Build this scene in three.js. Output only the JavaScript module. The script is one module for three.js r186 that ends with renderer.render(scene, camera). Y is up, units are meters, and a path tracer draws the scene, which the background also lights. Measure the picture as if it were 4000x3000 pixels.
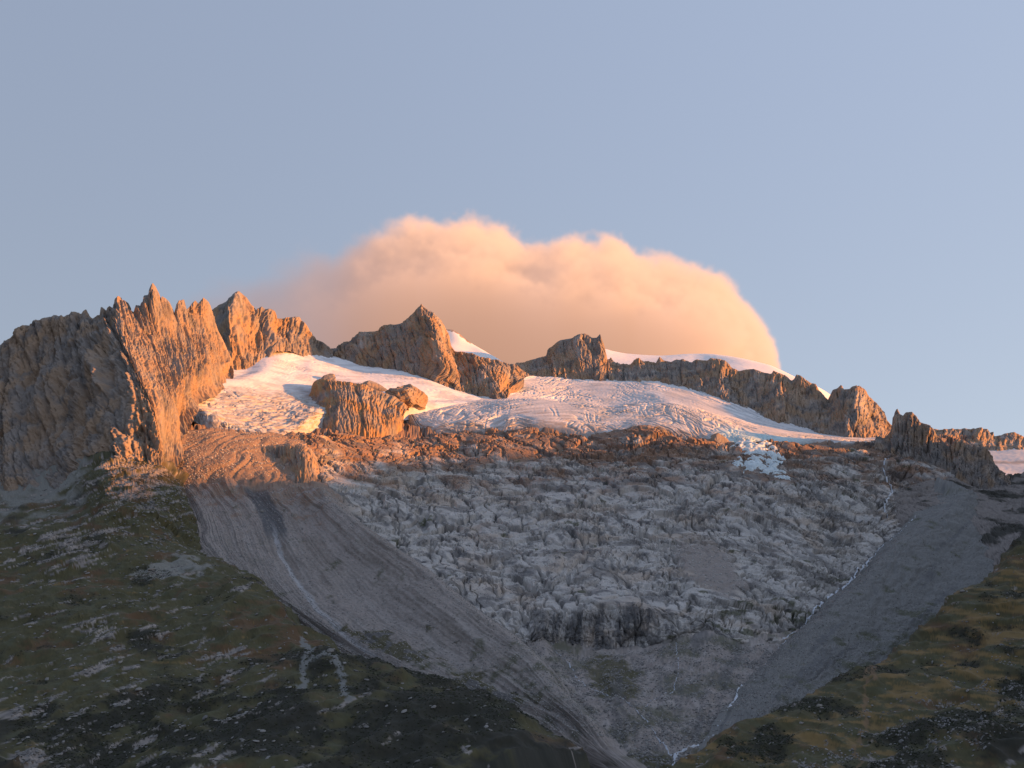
import * as THREE from 'three';

// ------------------------------------------------------------------ camera, sky, sun, exposure
const scene = new THREE.Scene();
const camera = new THREE.PerspectiveCamera(40, 4 / 3, 10, 60000);
camera.position.set(0, 450, 0);
camera.rotation.set(THREE.MathUtils.degToRad(9), 0, 0);

const SUN_AZ = THREE.MathUtils.degToRad(96), SUN_EL = THREE.MathUtils.degToRad(7.5);   // clockwise from the view, above the horizon
const SUN = new THREE.Vector3(Math.sin(SUN_AZ) * Math.cos(SUN_EL), Math.sin(SUN_EL), -Math.cos(SUN_AZ) * Math.cos(SUN_EL));
const sun = new THREE.DirectionalLight(new THREE.Color().setRGB(1, 0.36, 0.07), 5);
sun.name = 'evening_sun';
sun.position.copy(SUN).multiplyScalar(9000).add(new THREE.Vector3(0, 500, -4000));
sun.target.position.set(0, 500, -4000);
sun.castShadow = true;
sun.shadow.radius = 2.5;   // low in the haze, its edge is soft
sun.shadow.mapSize.set(4096, 4096);
Object.assign(sun.shadow.camera, { left: -6000, right: 6000, top: 4000, bottom: -4000, near: 100, far: 20000 });
scene.add(sun, sun.target);

const smooth = (a, b, x) => { const t = Math.min(1, Math.max(0, (x - a) / (b - a))); return t * t * (3 - 2 * t); };
const mix = (a, b, t) => a + (b - a) * t;
function paintSky() {   // evening sky: pale blue, paler towards the horizon, brighter round the low sun, one cloud over the summits
  const W = 4096, H = 2048, data = new Float32Array(W * H * 4), DEG = 180 / Math.PI;
  const at = (t, x) => { let i = 0; while (i < t.length - 2 && x > t[i + 1][0]) i++; return mix(t[i][1], t[i + 1][1], Math.min(1, Math.max(0, (x - t[i][0]) / (t[i + 1][0] - t[i][0])))); };
  // the cloud: droplet density in a box 7 km off, lit along the way to the sun and from the sky above
  const R = 7000, NX = 380, NY = 130, NZ = 44, X0 = -22, X1 = 16.5, Y0 = 5.5, Y1 = 18.5, ZD = 750, top = TRACE.cloud_top, end = top[top.length - 1][0];
  const cx = (X1 - X0) / DEG * R / NX, cy = (Y1 - Y0) / DEG * R / NY, cz = 2 * ZD / NZ, DEN = new Float32Array(NX * NY * NZ), SUNT = new Float32Array(NX * NY * NZ), SKYT = new Float32Array(NX * NY * NZ);
  const id = (i, j, k) => (k * NY + j) * NX + i;
  for (let i = 0; i < NX; i++) {
    const a = X0 + (i + 0.5) / NX * (X1 - X0), t = at(top, a), thin = (0.2 * smooth(top[0][0] - 1, top[0][0] + 5, a) + 0.8 * Math.pow(smooth(-13.5, -5.5, a), 2.2)), loose = mix(1.8, 0.62, smooth(-12, -7, a));
    for (let j = 0; j < NY; j++) for (let k = 0; k < NZ; k++) {
      const e = Y0 + (j + 0.5) / NY * (Y1 - Y0), z = (k + 0.5) / NZ * 2 - 1, p = a * 0.9, q = e * 1.1, s = z * 5.5;
      if (e > t + 2) continue;
      const puff = 0.6 * n3(p * 0.5, q * 0.5, s * 0.5) + 0.45 * n3(p * 1.1, q * 1.1, s * 1.1 + 3) + 0.34 * n3(p * 2.3, q * 2.3, s * 2.3) + 0.26 * n3(p * 4.6, q * 4.6, s * 4.6) + 0.16 * n3(p * 9, q * 9, s * 9) + 0.09 * n3(p * 17, q * 17, s * 17);
      const h = Math.min(t - e, (end - a) * 1.1) - 3.2 * z * z + 1.05 * puff;
      DEN[id(i, j, k)] = thin * Math.max(0, Math.min(1, h / loose)) * (1 - smooth(0.8, 1, Math.abs(z)));
    }
  }
  const look = (A, i, j, k) => { j = Math.min(NY - 1.001, Math.max(0, j)); k = Math.min(NZ - 1.001, Math.max(0, k)); const J = Math.floor(j), K = Math.floor(k), u = j - J, v = k - K; return mix(mix(A[id(i, J, K)], A[id(i, J + 1, K)], u), mix(A[id(i, J, K + 1)], A[id(i, J + 1, K + 1)], u), v); };
  const dj = SUN.y / SUN.x * cx / cy, dk = -SUN.z / SUN.x * cx / cz;
  for (let i = NX - 1; i >= 0; i--) for (let j = 0; j < NY; j++) for (let k = 0; k < NZ; k++) SUNT[id(i, j, k)] = i === NX - 1 ? 0 : look(SUNT, i + 1, j + dj, k + dk) + DEN[id(i, j, k)] * cx * 0.0035;
  for (let j = NY - 1; j >= 0; j--) for (let i = 0; i < NX; i++) for (let k = 0; k < NZ; k++) SKYT[id(i, j, k)] = (j === NY - 1 ? 0 : SKYT[id(i, j + 1, k)]) + DEN[id(i, j, k)] * cy * 0.004;
  const tri = (A, x, y, k) => { const i = Math.floor(x), j = Math.floor(y), u = x - i, v = y - j; return mix(mix(A[id(i, j, k)], A[id(i + 1, j, k)], u), mix(A[id(i, j + 1, k)], A[id(i + 1, j + 1, k)], u), v); };
  for (let r = 0; r < H; r++) {
    const el = ((r + 0.5) / H - 0.5) * Math.PI, y = Math.sin(el), up = Math.max(0, y), ce = Math.cos(el), ed = el * DEG;
    const k = Math.exp(-up / 0.24);
    for (let c = 0; c < W; c++) {
      const az = ((c + 0.5) / W - 0.5) * 2 * Math.PI, x = Math.cos(az) * ce, z = Math.sin(az) * ce;
      const cs = x * SUN.x + y * SUN.y + z * SUN.z, g = Math.max(0, cs), g2 = g * g, g4 = g2 * g2;
      const glow = 0.15 * g2 + 1.25 * g4 * g2 + 0.7 * g4 * g4 * g4, side = 0.5 + 0.5 * cs, b = mix(0.80, 1.04, smooth(0.2, 0.75, side));
      const o = (r * W + c) * 4;
      let R0 = mix(0.35, 0.545, k) * b + glow * mix(0.5, 0.95, k), G0 = mix(0.43, 0.635, k) * b + glow * mix(0.48, 0.72, k), B0 = mix(0.605, 0.73, k) * b + glow * mix(0.46, 0.45, k);
      const a = az * DEG + 90, gx = (a - X0) / (X1 - X0) * NX - 0.5, gy = (ed - Y0) / (Y1 - Y0) * NY - 0.5;
      if (gx > 0 && gy > 0 && gx < NX - 1.01 && gy < NY - 1.01) {
        let T = 1, r1 = 0, g1 = 0, b1 = 0;
        for (let q = 0; q < NZ && T > 0.01; q++) {
          const d = tri(DEN, gx, gy, q);
          if (d < 1e-4) continue;
          const s = tri(SUNT, gx, gy, q), w = tri(SKYT, gx, gy, q), f = T * (1 - Math.exp(-d * cz * 0.0075)), lit = 0.45 * Math.exp(-s) + 0.30 * Math.exp(-0.3 * s) + 0.25 * Math.exp(-0.08 * s), sky = 0.45 + 0.55 * Math.exp(-w);
          r1 += f * (1.22 * lit + 0.215 * sky); g1 += f * (0.54 * lit + 0.225 * sky); b1 += f * (0.18 * lit + 0.295 * sky);
          T *= Math.exp(-d * cz * 0.0075);
        }
        R0 = R0 * T + r1; G0 = G0 * T + g1; B0 = B0 * T + b1;
      }
      data[o] = R0 / 2.5; data[o + 1] = G0 / 2.5; data[o + 2] = B0 / 2.5; data[o + 3] = 1;   // the exposure of the picture is 2.5
    }
  }
  const sky = new THREE.DataTexture(data, W, H, THREE.RGBAFormat, THREE.FloatType);
  sky.mapping = THREE.EquirectangularReflectionMapping;
  sky.magFilter = sky.minFilter = THREE.LinearFilter;
  sky.wrapS = THREE.RepeatWrapping;
  sky.needsUpdate = true;
  scene.background = sky;
  scene.environment = sky;
}
const renderer = new THREE.WebGLRenderer({ antialias: true });
renderer.setSize(1024, 768);
renderer.toneMapping = THREE.LinearToneMapping;
renderer.toneMappingExposure = 2.5;
renderer.shadowMap.enabled = true;
renderer.shadowMap.type = THREE.PCFSoftShadowMap;

// Landforms as rows of surveyed points [east, up, south, share along the row] in metres.
const LAND = {
  left_massif: [
    [[-2202.6,331.0,-4170,0],[-2065.1,472.3,-4235.0,0.08],[-1962.4,552.4,-4280.5,0.136],[-1917.8,594.0,-4300.0,0.16],[-1897.4,615.3,-4308.4,0.1731],[-1873.1,639.9,-4318.3,0.1887],[-1856.4,659.1,-4325.1,0.1994],[-1823.4,672.6,-4337.8,0.2194],[-1798.1,694.6,-4347.7,0.235],[-1768.5,701.8,-4358.8,0.2525],[-1739.0,718.5,-4370.0,0.27],[-1731.4,708.5,-4369.1,0.2747],[-1718.2,714.9,-4367.5,0.2834],[-1701.2,701.3,-4365.5,0.2941],[-1680.3,717.7,-4362.9,0.3082],[-1674.5,726.2,-4362.1,0.3122],[-1661.3,731.3,-4360.5,0.3209],[-1649.8,702.3,-4359.2,0.3276],[-1640.4,697.5,-4358.1,0.3337],[-1639.3,721.4,-4357.9,0.335],[-1625.9,743.3,-4356.1,0.3444],[-1611.5,720.3,-4354.5,0.3531],[-1598.5,702.7,-4353.0,0.3611],[-1591.9,691.6,-4352.2,0.3652],[-1576.6,716.2,-4350.2,0.3759],[-1564.4,716.8,-4348.8,0.3839],[-1561.6,747.4,-4348.2,0.3866],[-1544.9,735.8,-4346.2,0.3973],[-1539.5,701.3,-4345.8,0.4],[-1529.2,749.2,-4344.2,0.4122],[-1512.7,740.0,-4342.2,0.4285],[-1507.9,773.3,-4341.5,0.4346],[-1496.3,787.4,-4340.0,0.4468],[-1488.0,773.8,-4342.7,0.4559],[-1475.0,771.4,-4347.3,0.4712],[-1463.5,741.6,-4351.0,0.4834],[-1449.4,733.2,-4355.9,0.4997],[-1441.5,728.9,-4358.6,0.5088],[-1434.8,757.7,-4361.4,0.518],[-1421.0,757.2,-4366.3,0.5342],[-1410.5,779.0,-4370.2,0.5475],[-1409.5,799.9,-4370.8,0.5495],[-1397.5,804.0,-4375.1,0.5637],[-1392.5,835.5,-4377.3,0.5708],[-1385.1,851.7,-4380.0,0.58],[-1380.7,841.8,-4400.1,0.5935],[-1373.5,813.5,-4429.3,0.6132],[-1371.2,794.3,-4436.6,0.6181],[-1369.2,815.7,-4449.4,0.6267],[-1362.5,811.6,-4478.7,0.6463],[-1357.6,804.2,-4498.8,0.6598],[-1351.7,784.8,-4520.7,0.6746],[-1346.1,761.2,-4540.8,0.6881],[-1344.5,808.1,-4553.6,0.6967],[-1341.0,827.7,-4570.0,0.7077],[-1334.9,840.8,-4609.2,0.7298],[-1329.5,801.9,-4633.1,0.7433],[-1324.2,831.1,-4668.0,0.763],[-1317.8,860.3,-4707.2,0.7851],[-1312.8,852.0,-4731.1,0.7986],[-1304.7,889.2,-4776.9,0.8244],[-1296.1,882.0,-4816.0,0.8465],[-1289.9,854.5,-4840.0,0.86],[-1282.3,818.8,-4860,0.885],[-1262.8,764.6,-4870,0.92],[-1243.0,726.2,-4880,0.945],[-1222.5,681.2,-4885,0.97],[-1213.4,641.8,-4890,1]],
    [[-2202.6,861.0,-3820,0],[-2065.1,1002.3,-3885.0,0.08],[-1962.4,1082.4,-3930.5,0.136],[-1917.8,1124.0,-3950.0,0.16],[-1897.4,1145.3,-3958.4,0.1731],[-1873.1,1169.9,-3968.3,0.1887],[-1856.4,1189.1,-3975.1,0.1994],[-1823.4,1202.6,-3987.8,0.2194],[-1798.1,1224.6,-3997.7,0.235],[-1768.5,1231.8,-4008.8,0.2525],[-1739.0,1248.5,-4020.0,0.27],[-1731.4,1238.5,-4019.1,0.2747],[-1718.2,1244.9,-4017.5,0.2834],[-1701.2,1231.3,-4015.5,0.2941],[-1680.3,1247.7,-4012.9,0.3082],[-1674.5,1256.2,-4012.1,0.3122],[-1661.3,1261.3,-4010.5,0.3209],[-1649.8,1232.3,-4009.2,0.3276],[-1640.4,1227.5,-4008.1,0.3337],[-1639.3,1251.4,-4007.9,0.335],[-1625.9,1273.3,-4006.1,0.3444],[-1611.5,1250.3,-4004.5,0.3531],[-1598.5,1232.7,-4003.0,0.3611],[-1591.9,1221.6,-4002.2,0.3652],[-1576.6,1246.2,-4000.2,0.3759],[-1564.4,1246.8,-3998.8,0.3839],[-1561.6,1277.4,-3998.2,0.3866],[-1544.9,1265.8,-3996.2,0.3973],[-1539.5,1231.3,-3995.8,0.4],[-1529.2,1279.2,-3994.2,0.4122],[-1512.7,1270.0,-3992.2,0.4285],[-1507.9,1303.3,-3991.5,0.4346],[-1496.3,1317.4,-3990.0,0.4468],[-1488.0,1303.8,-3992.7,0.4559],[-1475.0,1301.4,-3997.3,0.4712],[-1463.5,1271.6,-4001.0,0.4834],[-1449.4,1263.2,-4005.9,0.4997],[-1441.5,1258.9,-4008.6,0.5088],[-1434.8,1287.7,-4011.4,0.518],[-1421.0,1287.2,-4016.3,0.5342],[-1410.5,1309.0,-4020.2,0.5475],[-1409.5,1329.9,-4020.8,0.5495],[-1397.5,1334.0,-4025.1,0.5637],[-1392.5,1365.5,-4027.3,0.5708],[-1385.1,1381.7,-4030.0,0.58],[-1380.7,1371.8,-4050.1,0.5935],[-1373.5,1343.5,-4079.3,0.6132],[-1371.2,1324.3,-4086.6,0.6181],[-1369.2,1345.7,-4099.4,0.6267],[-1362.5,1341.6,-4128.7,0.6463],[-1357.6,1334.2,-4148.8,0.6598],[-1351.7,1314.8,-4170.7,0.6746],[-1346.1,1291.2,-4190.8,0.6881],[-1344.5,1338.1,-4203.6,0.6967],[-1341.0,1357.7,-4220.0,0.7077],[-1334.9,1370.8,-4259.2,0.7298],[-1329.5,1331.9,-4283.1,0.7433],[-1324.2,1361.1,-4318.0,0.763],[-1317.8,1390.3,-4357.2,0.7851],[-1312.8,1382.0,-4381.1,0.7986],[-1304.7,1419.2,-4426.9,0.8244],[-1296.1,1412.0,-4466.0,0.8465],[-1289.9,1384.5,-4490.0,0.86],[-1282.3,1348.8,-4510,0.885],[-1262.8,1294.6,-4520,0.92],[-1243.0,1256.2,-4530,0.945],[-1222.5,1211.2,-4535,0.97],[-1213.4,1171.8,-4540,1]],
    [[-2202.6,951.0,-3750,0],[-2065.1,1092.3,-3815.0,0.08],[-1962.4,1172.4,-3860.5,0.136],[-1917.8,1214.0,-3880.0,0.16],[-1897.4,1235.3,-3888.4,0.1731],[-1873.1,1259.9,-3898.3,0.1887],[-1856.4,1279.1,-3905.1,0.1994],[-1823.4,1292.6,-3917.8,0.2194],[-1798.1,1314.6,-3927.7,0.235],[-1768.5,1321.8,-3938.8,0.2525],[-1739.0,1338.5,-3950.0,0.27],[-1731.4,1328.5,-3949.1,0.2747],[-1718.2,1334.9,-3947.5,0.2834],[-1701.2,1321.3,-3945.5,0.2941],[-1680.3,1337.7,-3942.9,0.3082],[-1674.5,1346.2,-3942.1,0.3122],[-1661.3,1351.3,-3940.5,0.3209],[-1649.8,1322.3,-3939.2,0.3276],[-1640.4,1317.5,-3938.1,0.3337],[-1639.3,1341.4,-3937.9,0.335],[-1625.9,1363.3,-3936.1,0.3444],[-1611.5,1340.3,-3934.5,0.3531],[-1598.5,1322.7,-3933.0,0.3611],[-1591.9,1311.6,-3932.2,0.3652],[-1576.6,1336.2,-3930.2,0.3759],[-1564.4,1336.8,-3928.8,0.3839],[-1561.6,1367.4,-3928.2,0.3866],[-1544.9,1355.8,-3926.2,0.3973],[-1539.5,1321.3,-3925.8,0.4],[-1529.2,1369.2,-3924.2,0.4122],[-1512.7,1360.0,-3922.2,0.4285],[-1507.9,1393.3,-3921.5,0.4346],[-1496.3,1407.4,-3920.0,0.4468],[-1488.0,1393.8,-3922.7,0.4559],[-1475.0,1391.4,-3927.3,0.4712],[-1463.5,1361.6,-3931.0,0.4834],[-1449.4,1353.2,-3935.9,0.4997],[-1441.5,1348.9,-3938.6,0.5088],[-1434.8,1377.7,-3941.4,0.518],[-1421.0,1377.2,-3946.3,0.5342],[-1410.5,1399.0,-3950.2,0.5475],[-1409.5,1419.9,-3950.8,0.5495],[-1397.5,1424.0,-3955.1,0.5637],[-1392.5,1455.5,-3957.3,0.5708],[-1385.1,1471.7,-3960.0,0.58],[-1380.7,1461.8,-3980.1,0.5935],[-1373.5,1433.5,-4009.3,0.6132],[-1371.2,1414.3,-4016.6,0.6181],[-1369.2,1435.7,-4029.4,0.6267],[-1362.5,1431.6,-4058.7,0.6463],[-1357.6,1424.2,-4078.8,0.6598],[-1351.7,1404.8,-4100.7,0.6746],[-1346.1,1381.2,-4120.8,0.6881],[-1344.5,1428.1,-4133.6,0.6967],[-1341.0,1447.7,-4150.0,0.7077],[-1334.9,1460.8,-4189.2,0.7298],[-1329.5,1421.9,-4213.1,0.7433],[-1324.2,1451.1,-4248.0,0.763],[-1317.8,1480.3,-4287.2,0.7851],[-1312.8,1472.0,-4311.1,0.7986],[-1304.7,1509.2,-4356.9,0.8244],[-1296.1,1502.0,-4396.0,0.8465],[-1289.9,1474.5,-4420.0,0.86],[-1282.3,1438.8,-4440,0.885],[-1262.8,1384.6,-4450,0.92],[-1243.0,1346.2,-4460,0.945],[-1222.5,1301.2,-4465,0.97],[-1213.4,1261.8,-4470,1]],
    [[-2033.1,795.3,-3480,0],[-1847.4,1045.5,-3760,0.16],[-1630.3,1110.6,-3730,0.27],[-1485.6,1123.8,-3650,0.34],[-1322.0,1132.8,-3540,0.42],[-1324.9,1202.2,-3720,0.5],[-1298.7,1235.4,-3860,0.6],[-1276.0,1286.3,-4060,0.72],[-1256.7,1332.0,-4230,0.83],[-1234.7,1315.6,-4390,0.93],[-1205.2,1254.1,-4440,1]],
    [[-1887.2,646.3,-3250,0],[-1745.6,840.3,-3580,0.16],[-1526.5,894.3,-3520,0.27],[-1352.5,914.0,-3410,0.34],[-1204.9,989.6,-3370,0.42],[-1214.6,1037.1,-3540,0.5],[-1207.2,1091.4,-3700,0.6],[-1203.7,1155.3,-3900,0.72],[-1198.5,1205.0,-4090,0.83],[-1200.8,1244.3,-4320,0.93],[-1202.4,1250.0,-4430,1]],
    [[-1782.4,569.4,-3080,0],[-1659.3,714.5,-3420,0.16],[-1448.2,742.5,-3360,0.27],[-1223.4,787.4,-3240,0.36],[-1110.9,861.4,-3260,0.435],[-1134.5,915.4,-3420,0.5],[-1146.9,981.5,-3580,0.6],[-1169.2,1064.4,-3790,0.72],[-1173.3,1133.5,-4030,0.83],[-1184.5,1203.0,-4270,0.93],[-1199.6,1246.0,-4420,1]],
    [[-1707.2,501.1,-2960,0],[-1595.1,625.5,-3300,0.16],[-1324.4,644.5,-3220,0.27],[-1151.4,656.8,-3170,0.36],[-1068.7,673.3,-3210,0.44],[-1090.6,739.9,-3330,0.5],[-1089.0,791.1,-3420,0.55],[-1137.6,886.2,-3560,0.62],[-1137.4,959.9,-3680,0.7],[-1173.7,1029.4,-3820,0.76],[-1159.3,1077.6,-4000,0.83],[-1169.4,1146.6,-4200,0.9],[-1185.8,1192.7,-4360,0.96],[-1195.4,1236.5,-4410,1]],
    [[-1683.6,431.1,-2930,0],[-1569.8,545.2,-3260,0.16],[-1303.1,565.6,-3180,0.27],[-1136.6,586.8,-3140,0.36],[-1052.5,611.4,-3180,0.44],[-1067.9,672.5,-3290,0.5],[-1059.1,735.2,-3370,0.55],[-1101.8,824.1,-3510,0.62],[-1096.9,898.0,-3620,0.7],[-1128.1,970.9,-3760,0.76],[-1123.5,1026.6,-3950,0.83],[-1141.4,1097.0,-4150,0.9],[-1157.2,1141.8,-4300,0.96],[-1164.4,1194.9,-4360,1]],
  ],
  second_peak: [
    [[-1451.9,1094.5,-5180,0],[-1427.6,1156.0,-5200,0.02],[-1399.7,1188.9,-5212.6,0.0631],[-1370.9,1208.2,-5225.2,0.1262],[-1346.6,1233.5,-5236.0,0.1799],[-1327.7,1258.3,-5244.4,0.222],[-1314.6,1266.0,-5250.0,0.25],[-1304.1,1258.0,-5253.6,0.2679],[-1280.7,1239.7,-5261.5,0.3075],[-1265.0,1215.6,-5266.7,0.3333],[-1247.8,1182.8,-5272.2,0.3611],[-1235.9,1171.0,-5276.2,0.381],[-1220.8,1193.8,-5281.7,0.4087],[-1210.7,1199.7,-5285.3,0.4266],[-1195.3,1187.0,-5290.5,0.4524],[-1169.0,1190.4,-5299.6,0.498],[-1151.9,1183.4,-5313.5,0.5297],[-1143.4,1147.9,-5319.8,0.5436],[-1113.0,1152.4,-5345.9,0.6011],[-1101.6,1161.0,-5355.9,0.6229],[-1067.5,1170.1,-5384.7,0.6863],[-1049.2,1173.5,-5400.0,0.72],[-1036.6,1148.5,-5404.0,0.7424],[-1014.5,1124.2,-5411.2,0.7827],[-992.0,1090.8,-5418.4,0.823],[-972.2,1065.0,-5424.8,0.8589],[-942.0,1056.6,-5434.8,0.9149],[-926.1,1044.7,-5440.0,0.944],[-906.4,1029.2,-5446.4,0.9798],[-890.0,1009.2,-5450,1]],
    [[-1451.9,1444.5,-4930,0],[-1427.6,1506.0,-4950,0.02],[-1399.7,1538.9,-4962.6,0.0631],[-1370.9,1558.2,-4975.2,0.1262],[-1346.6,1583.5,-4986.0,0.1799],[-1327.7,1608.3,-4994.4,0.222],[-1314.6,1616.0,-5000.0,0.25],[-1304.1,1608.0,-5003.6,0.2679],[-1280.7,1589.7,-5011.5,0.3075],[-1265.0,1565.6,-5016.7,0.3333],[-1247.8,1532.8,-5022.2,0.3611],[-1235.9,1521.0,-5026.2,0.381],[-1220.8,1543.8,-5031.7,0.4087],[-1210.7,1549.7,-5035.3,0.4266],[-1195.3,1537.0,-5040.5,0.4524],[-1169.0,1540.4,-5049.6,0.498],[-1151.9,1533.4,-5063.5,0.5297],[-1143.4,1497.9,-5069.8,0.5436],[-1113.0,1502.4,-5095.9,0.6011],[-1101.6,1511.0,-5105.9,0.6229],[-1067.5,1520.1,-5134.7,0.6863],[-1049.2,1523.5,-5150.0,0.72],[-1036.6,1498.5,-5154.0,0.7424],[-1014.5,1474.2,-5161.2,0.7827],[-992.0,1440.8,-5168.4,0.823],[-972.2,1415.0,-5174.8,0.8589],[-942.0,1406.6,-5184.8,0.9149],[-926.1,1394.7,-5190.0,0.944],[-906.4,1379.2,-5196.4,0.9798],[-890.0,1359.2,-5200,1]],
    [[-1451.9,1514.5,-4880,0],[-1427.6,1576.0,-4900,0.02],[-1399.7,1608.9,-4912.6,0.0631],[-1370.9,1628.2,-4925.2,0.1262],[-1346.6,1653.5,-4936.0,0.1799],[-1327.7,1678.3,-4944.4,0.222],[-1314.6,1686.0,-4950.0,0.25],[-1304.1,1678.0,-4953.6,0.2679],[-1280.7,1659.7,-4961.5,0.3075],[-1265.0,1635.6,-4966.7,0.3333],[-1247.8,1602.8,-4972.2,0.3611],[-1235.9,1591.0,-4976.2,0.381],[-1220.8,1613.8,-4981.7,0.4087],[-1210.7,1619.7,-4985.3,0.4266],[-1195.3,1607.0,-4990.5,0.4524],[-1169.0,1610.4,-4999.6,0.498],[-1151.9,1603.4,-5013.5,0.5297],[-1143.4,1567.9,-5019.8,0.5436],[-1113.0,1572.4,-5045.9,0.6011],[-1101.6,1581.0,-5055.9,0.6229],[-1067.5,1590.1,-5084.7,0.6863],[-1049.2,1593.5,-5100.0,0.72],[-1036.6,1568.5,-5104.0,0.7424],[-1014.5,1544.2,-5111.2,0.7827],[-992.0,1510.8,-5118.4,0.823],[-972.2,1485.0,-5124.8,0.8589],[-942.0,1476.6,-5134.8,0.9149],[-926.1,1464.7,-5140.0,0.944],[-906.4,1449.2,-5146.4,0.9798],[-890.0,1429.2,-5150,1]],
    [[-1405.5,1378.6,-4740,0],[-1338.3,1450.3,-4740,0.13],[-1295.8,1487.9,-4720,0.2],[-1263.0,1493.8,-4830,0.3],[-1215.6,1473.8,-4910,0.42],[-1190.3,1526.0,-4950,0.48],[-1167.9,1521.9,-4960,0.52],[-1135.4,1507.3,-5010,0.58],[-1061.0,1513.7,-5040,0.7],[-1015.9,1481.6,-5070,0.8],[-959.4,1444.7,-5110,0.9],[-887.8,1411.8,-5140,1]],
    [[-1334.8,1216.6,-4520,0],[-1246.3,1238.2,-4560,0.13],[-1200.3,1253.2,-4620,0.25],[-1170.0,1270.6,-4680,0.36],[-1149.4,1360.2,-4800,0.47],[-1109.6,1412.2,-4880,0.55],[-1052.1,1426.0,-4950,0.68],[-1007.1,1403.1,-4980,0.77],[-958.9,1393.1,-5020,0.86],[-914.9,1385.4,-5060,0.94],[-877.8,1382.5,-5100,1]],
    [[-1326.6,1162.7,-4500,0],[-1236.3,1190.0,-4530,0.13],[-1190.8,1205.6,-4590,0.25],[-1160.8,1221.2,-4650,0.36],[-1134.8,1312.6,-4770,0.47],[-1101.3,1363.6,-4850,0.55],[-1044.3,1376.8,-4920,0.68],[-999.8,1357.6,-4950,0.77],[-952.0,1346.2,-4990,0.86],[-908.4,1340.8,-5030,0.94],[-871.7,1341.5,-5070,1]],
  ],
  middle_peak: [
    [[-917.3,1016.3,-5550,0],[-907.5,1037.4,-5550.0,0.0059],[-886.9,1042.7,-5550.0,0.0295],[-866.8,1067.8,-5550.0,0.0531],[-846.1,1069.1,-5550.0,0.0767],[-828.1,1078.4,-5550.0,0.0974],[-804.8,1081.0,-5550.0,0.1239],[-782.2,1111.5,-5550.0,0.1505],[-768.2,1127.4,-5550.0,0.1667],[-756.5,1124.7,-5550.0,0.18],[-710.9,1130.4,-5539.0,0.2286],[-674.8,1128.5,-5530.2,0.2671],[-651.2,1151.1,-5524.4,0.2929],[-620.7,1158.7,-5516.9,0.3257],[-584.8,1156.8,-5508.1,0.3643],[-551.8,1164.3,-5500.0,0.4],[-531.0,1180.5,-5495.7,0.4259],[-507.7,1200.4,-5490.8,0.4551],[-484.4,1225.7,-5485.9,0.4843],[-461.1,1248.3,-5481.1,0.5135],[-456.0,1258.6,-5480.0,0.52],[-447.1,1246.2,-5483.3,0.5292],[-426.9,1230.8,-5490.7,0.5501],[-397.8,1214.7,-5501.5,0.5802],[-381.2,1192.3,-5507.6,0.5972],[-351.9,1170.9,-5518.3,0.6273],[-335.2,1136.5,-5524.4,0.6443],[-319.8,1116.6,-5530.0,0.66],[-313.2,1077.3,-5511.8,0.6664],[-302.0,1040.9,-5480.0,0.6776],[-282.3,1009.2,-5450.0,0.7],[-247.5,1007.5,-5441.4,0.7345],[-207.7,994.0,-5431.5,0.774],[-161.7,976.5,-5420.0,0.82],[-121.0,963.6,-5412.6,0.8572],[-86.9,957.3,-5406.3,0.8886],[-52.8,947.2,-5400.0,0.92],[-31.4,936.9,-5392.4,0.9353],[0.0,932.4,-5381.1,0.9578],[22.5,928.4,-5373.0,0.9739],[39.9,908.3,-5366.7,0.9865],[53.6,885.9,-5361.8,0.9964],[58.5,862.9,-5360,1]],
    [[-917.3,1366.3,-5300,0],[-907.5,1387.4,-5300.0,0.0059],[-886.9,1392.7,-5300.0,0.0295],[-866.8,1417.8,-5300.0,0.0531],[-846.1,1419.1,-5300.0,0.0767],[-828.1,1428.4,-5300.0,0.0974],[-804.8,1431.0,-5300.0,0.1239],[-782.2,1461.5,-5300.0,0.1505],[-768.2,1477.4,-5300.0,0.1667],[-756.5,1474.7,-5300.0,0.18],[-710.9,1480.4,-5289.0,0.2286],[-674.8,1478.5,-5280.2,0.2671],[-651.2,1501.1,-5274.4,0.2929],[-620.7,1508.7,-5266.9,0.3257],[-584.8,1506.8,-5258.1,0.3643],[-551.8,1514.3,-5250.0,0.4],[-531.0,1530.5,-5245.7,0.4259],[-507.7,1550.4,-5240.8,0.4551],[-484.4,1575.7,-5235.9,0.4843],[-461.1,1598.3,-5231.1,0.5135],[-456.0,1608.6,-5230.0,0.52],[-447.1,1596.2,-5233.3,0.5292],[-426.9,1580.8,-5240.7,0.5501],[-397.8,1564.7,-5251.5,0.5802],[-381.2,1542.3,-5257.6,0.5972],[-351.9,1520.9,-5268.3,0.6273],[-335.2,1486.5,-5274.4,0.6443],[-319.8,1466.6,-5280.0,0.66],[-313.2,1427.3,-5261.8,0.6664],[-302.0,1390.9,-5230.0,0.6776],[-282.3,1359.2,-5200.0,0.7],[-247.5,1357.5,-5191.4,0.7345],[-207.7,1344.0,-5181.5,0.774],[-161.7,1326.5,-5170.0,0.82],[-121.0,1313.6,-5162.6,0.8572],[-86.9,1307.3,-5156.3,0.8886],[-52.8,1297.2,-5150.0,0.92],[-31.4,1286.9,-5142.4,0.9353],[0.0,1282.4,-5131.1,0.9578],[22.5,1278.4,-5123.0,0.9739],[39.9,1258.3,-5116.7,0.9865],[53.6,1235.9,-5111.8,0.9964],[58.5,1212.9,-5110,1]],
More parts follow.
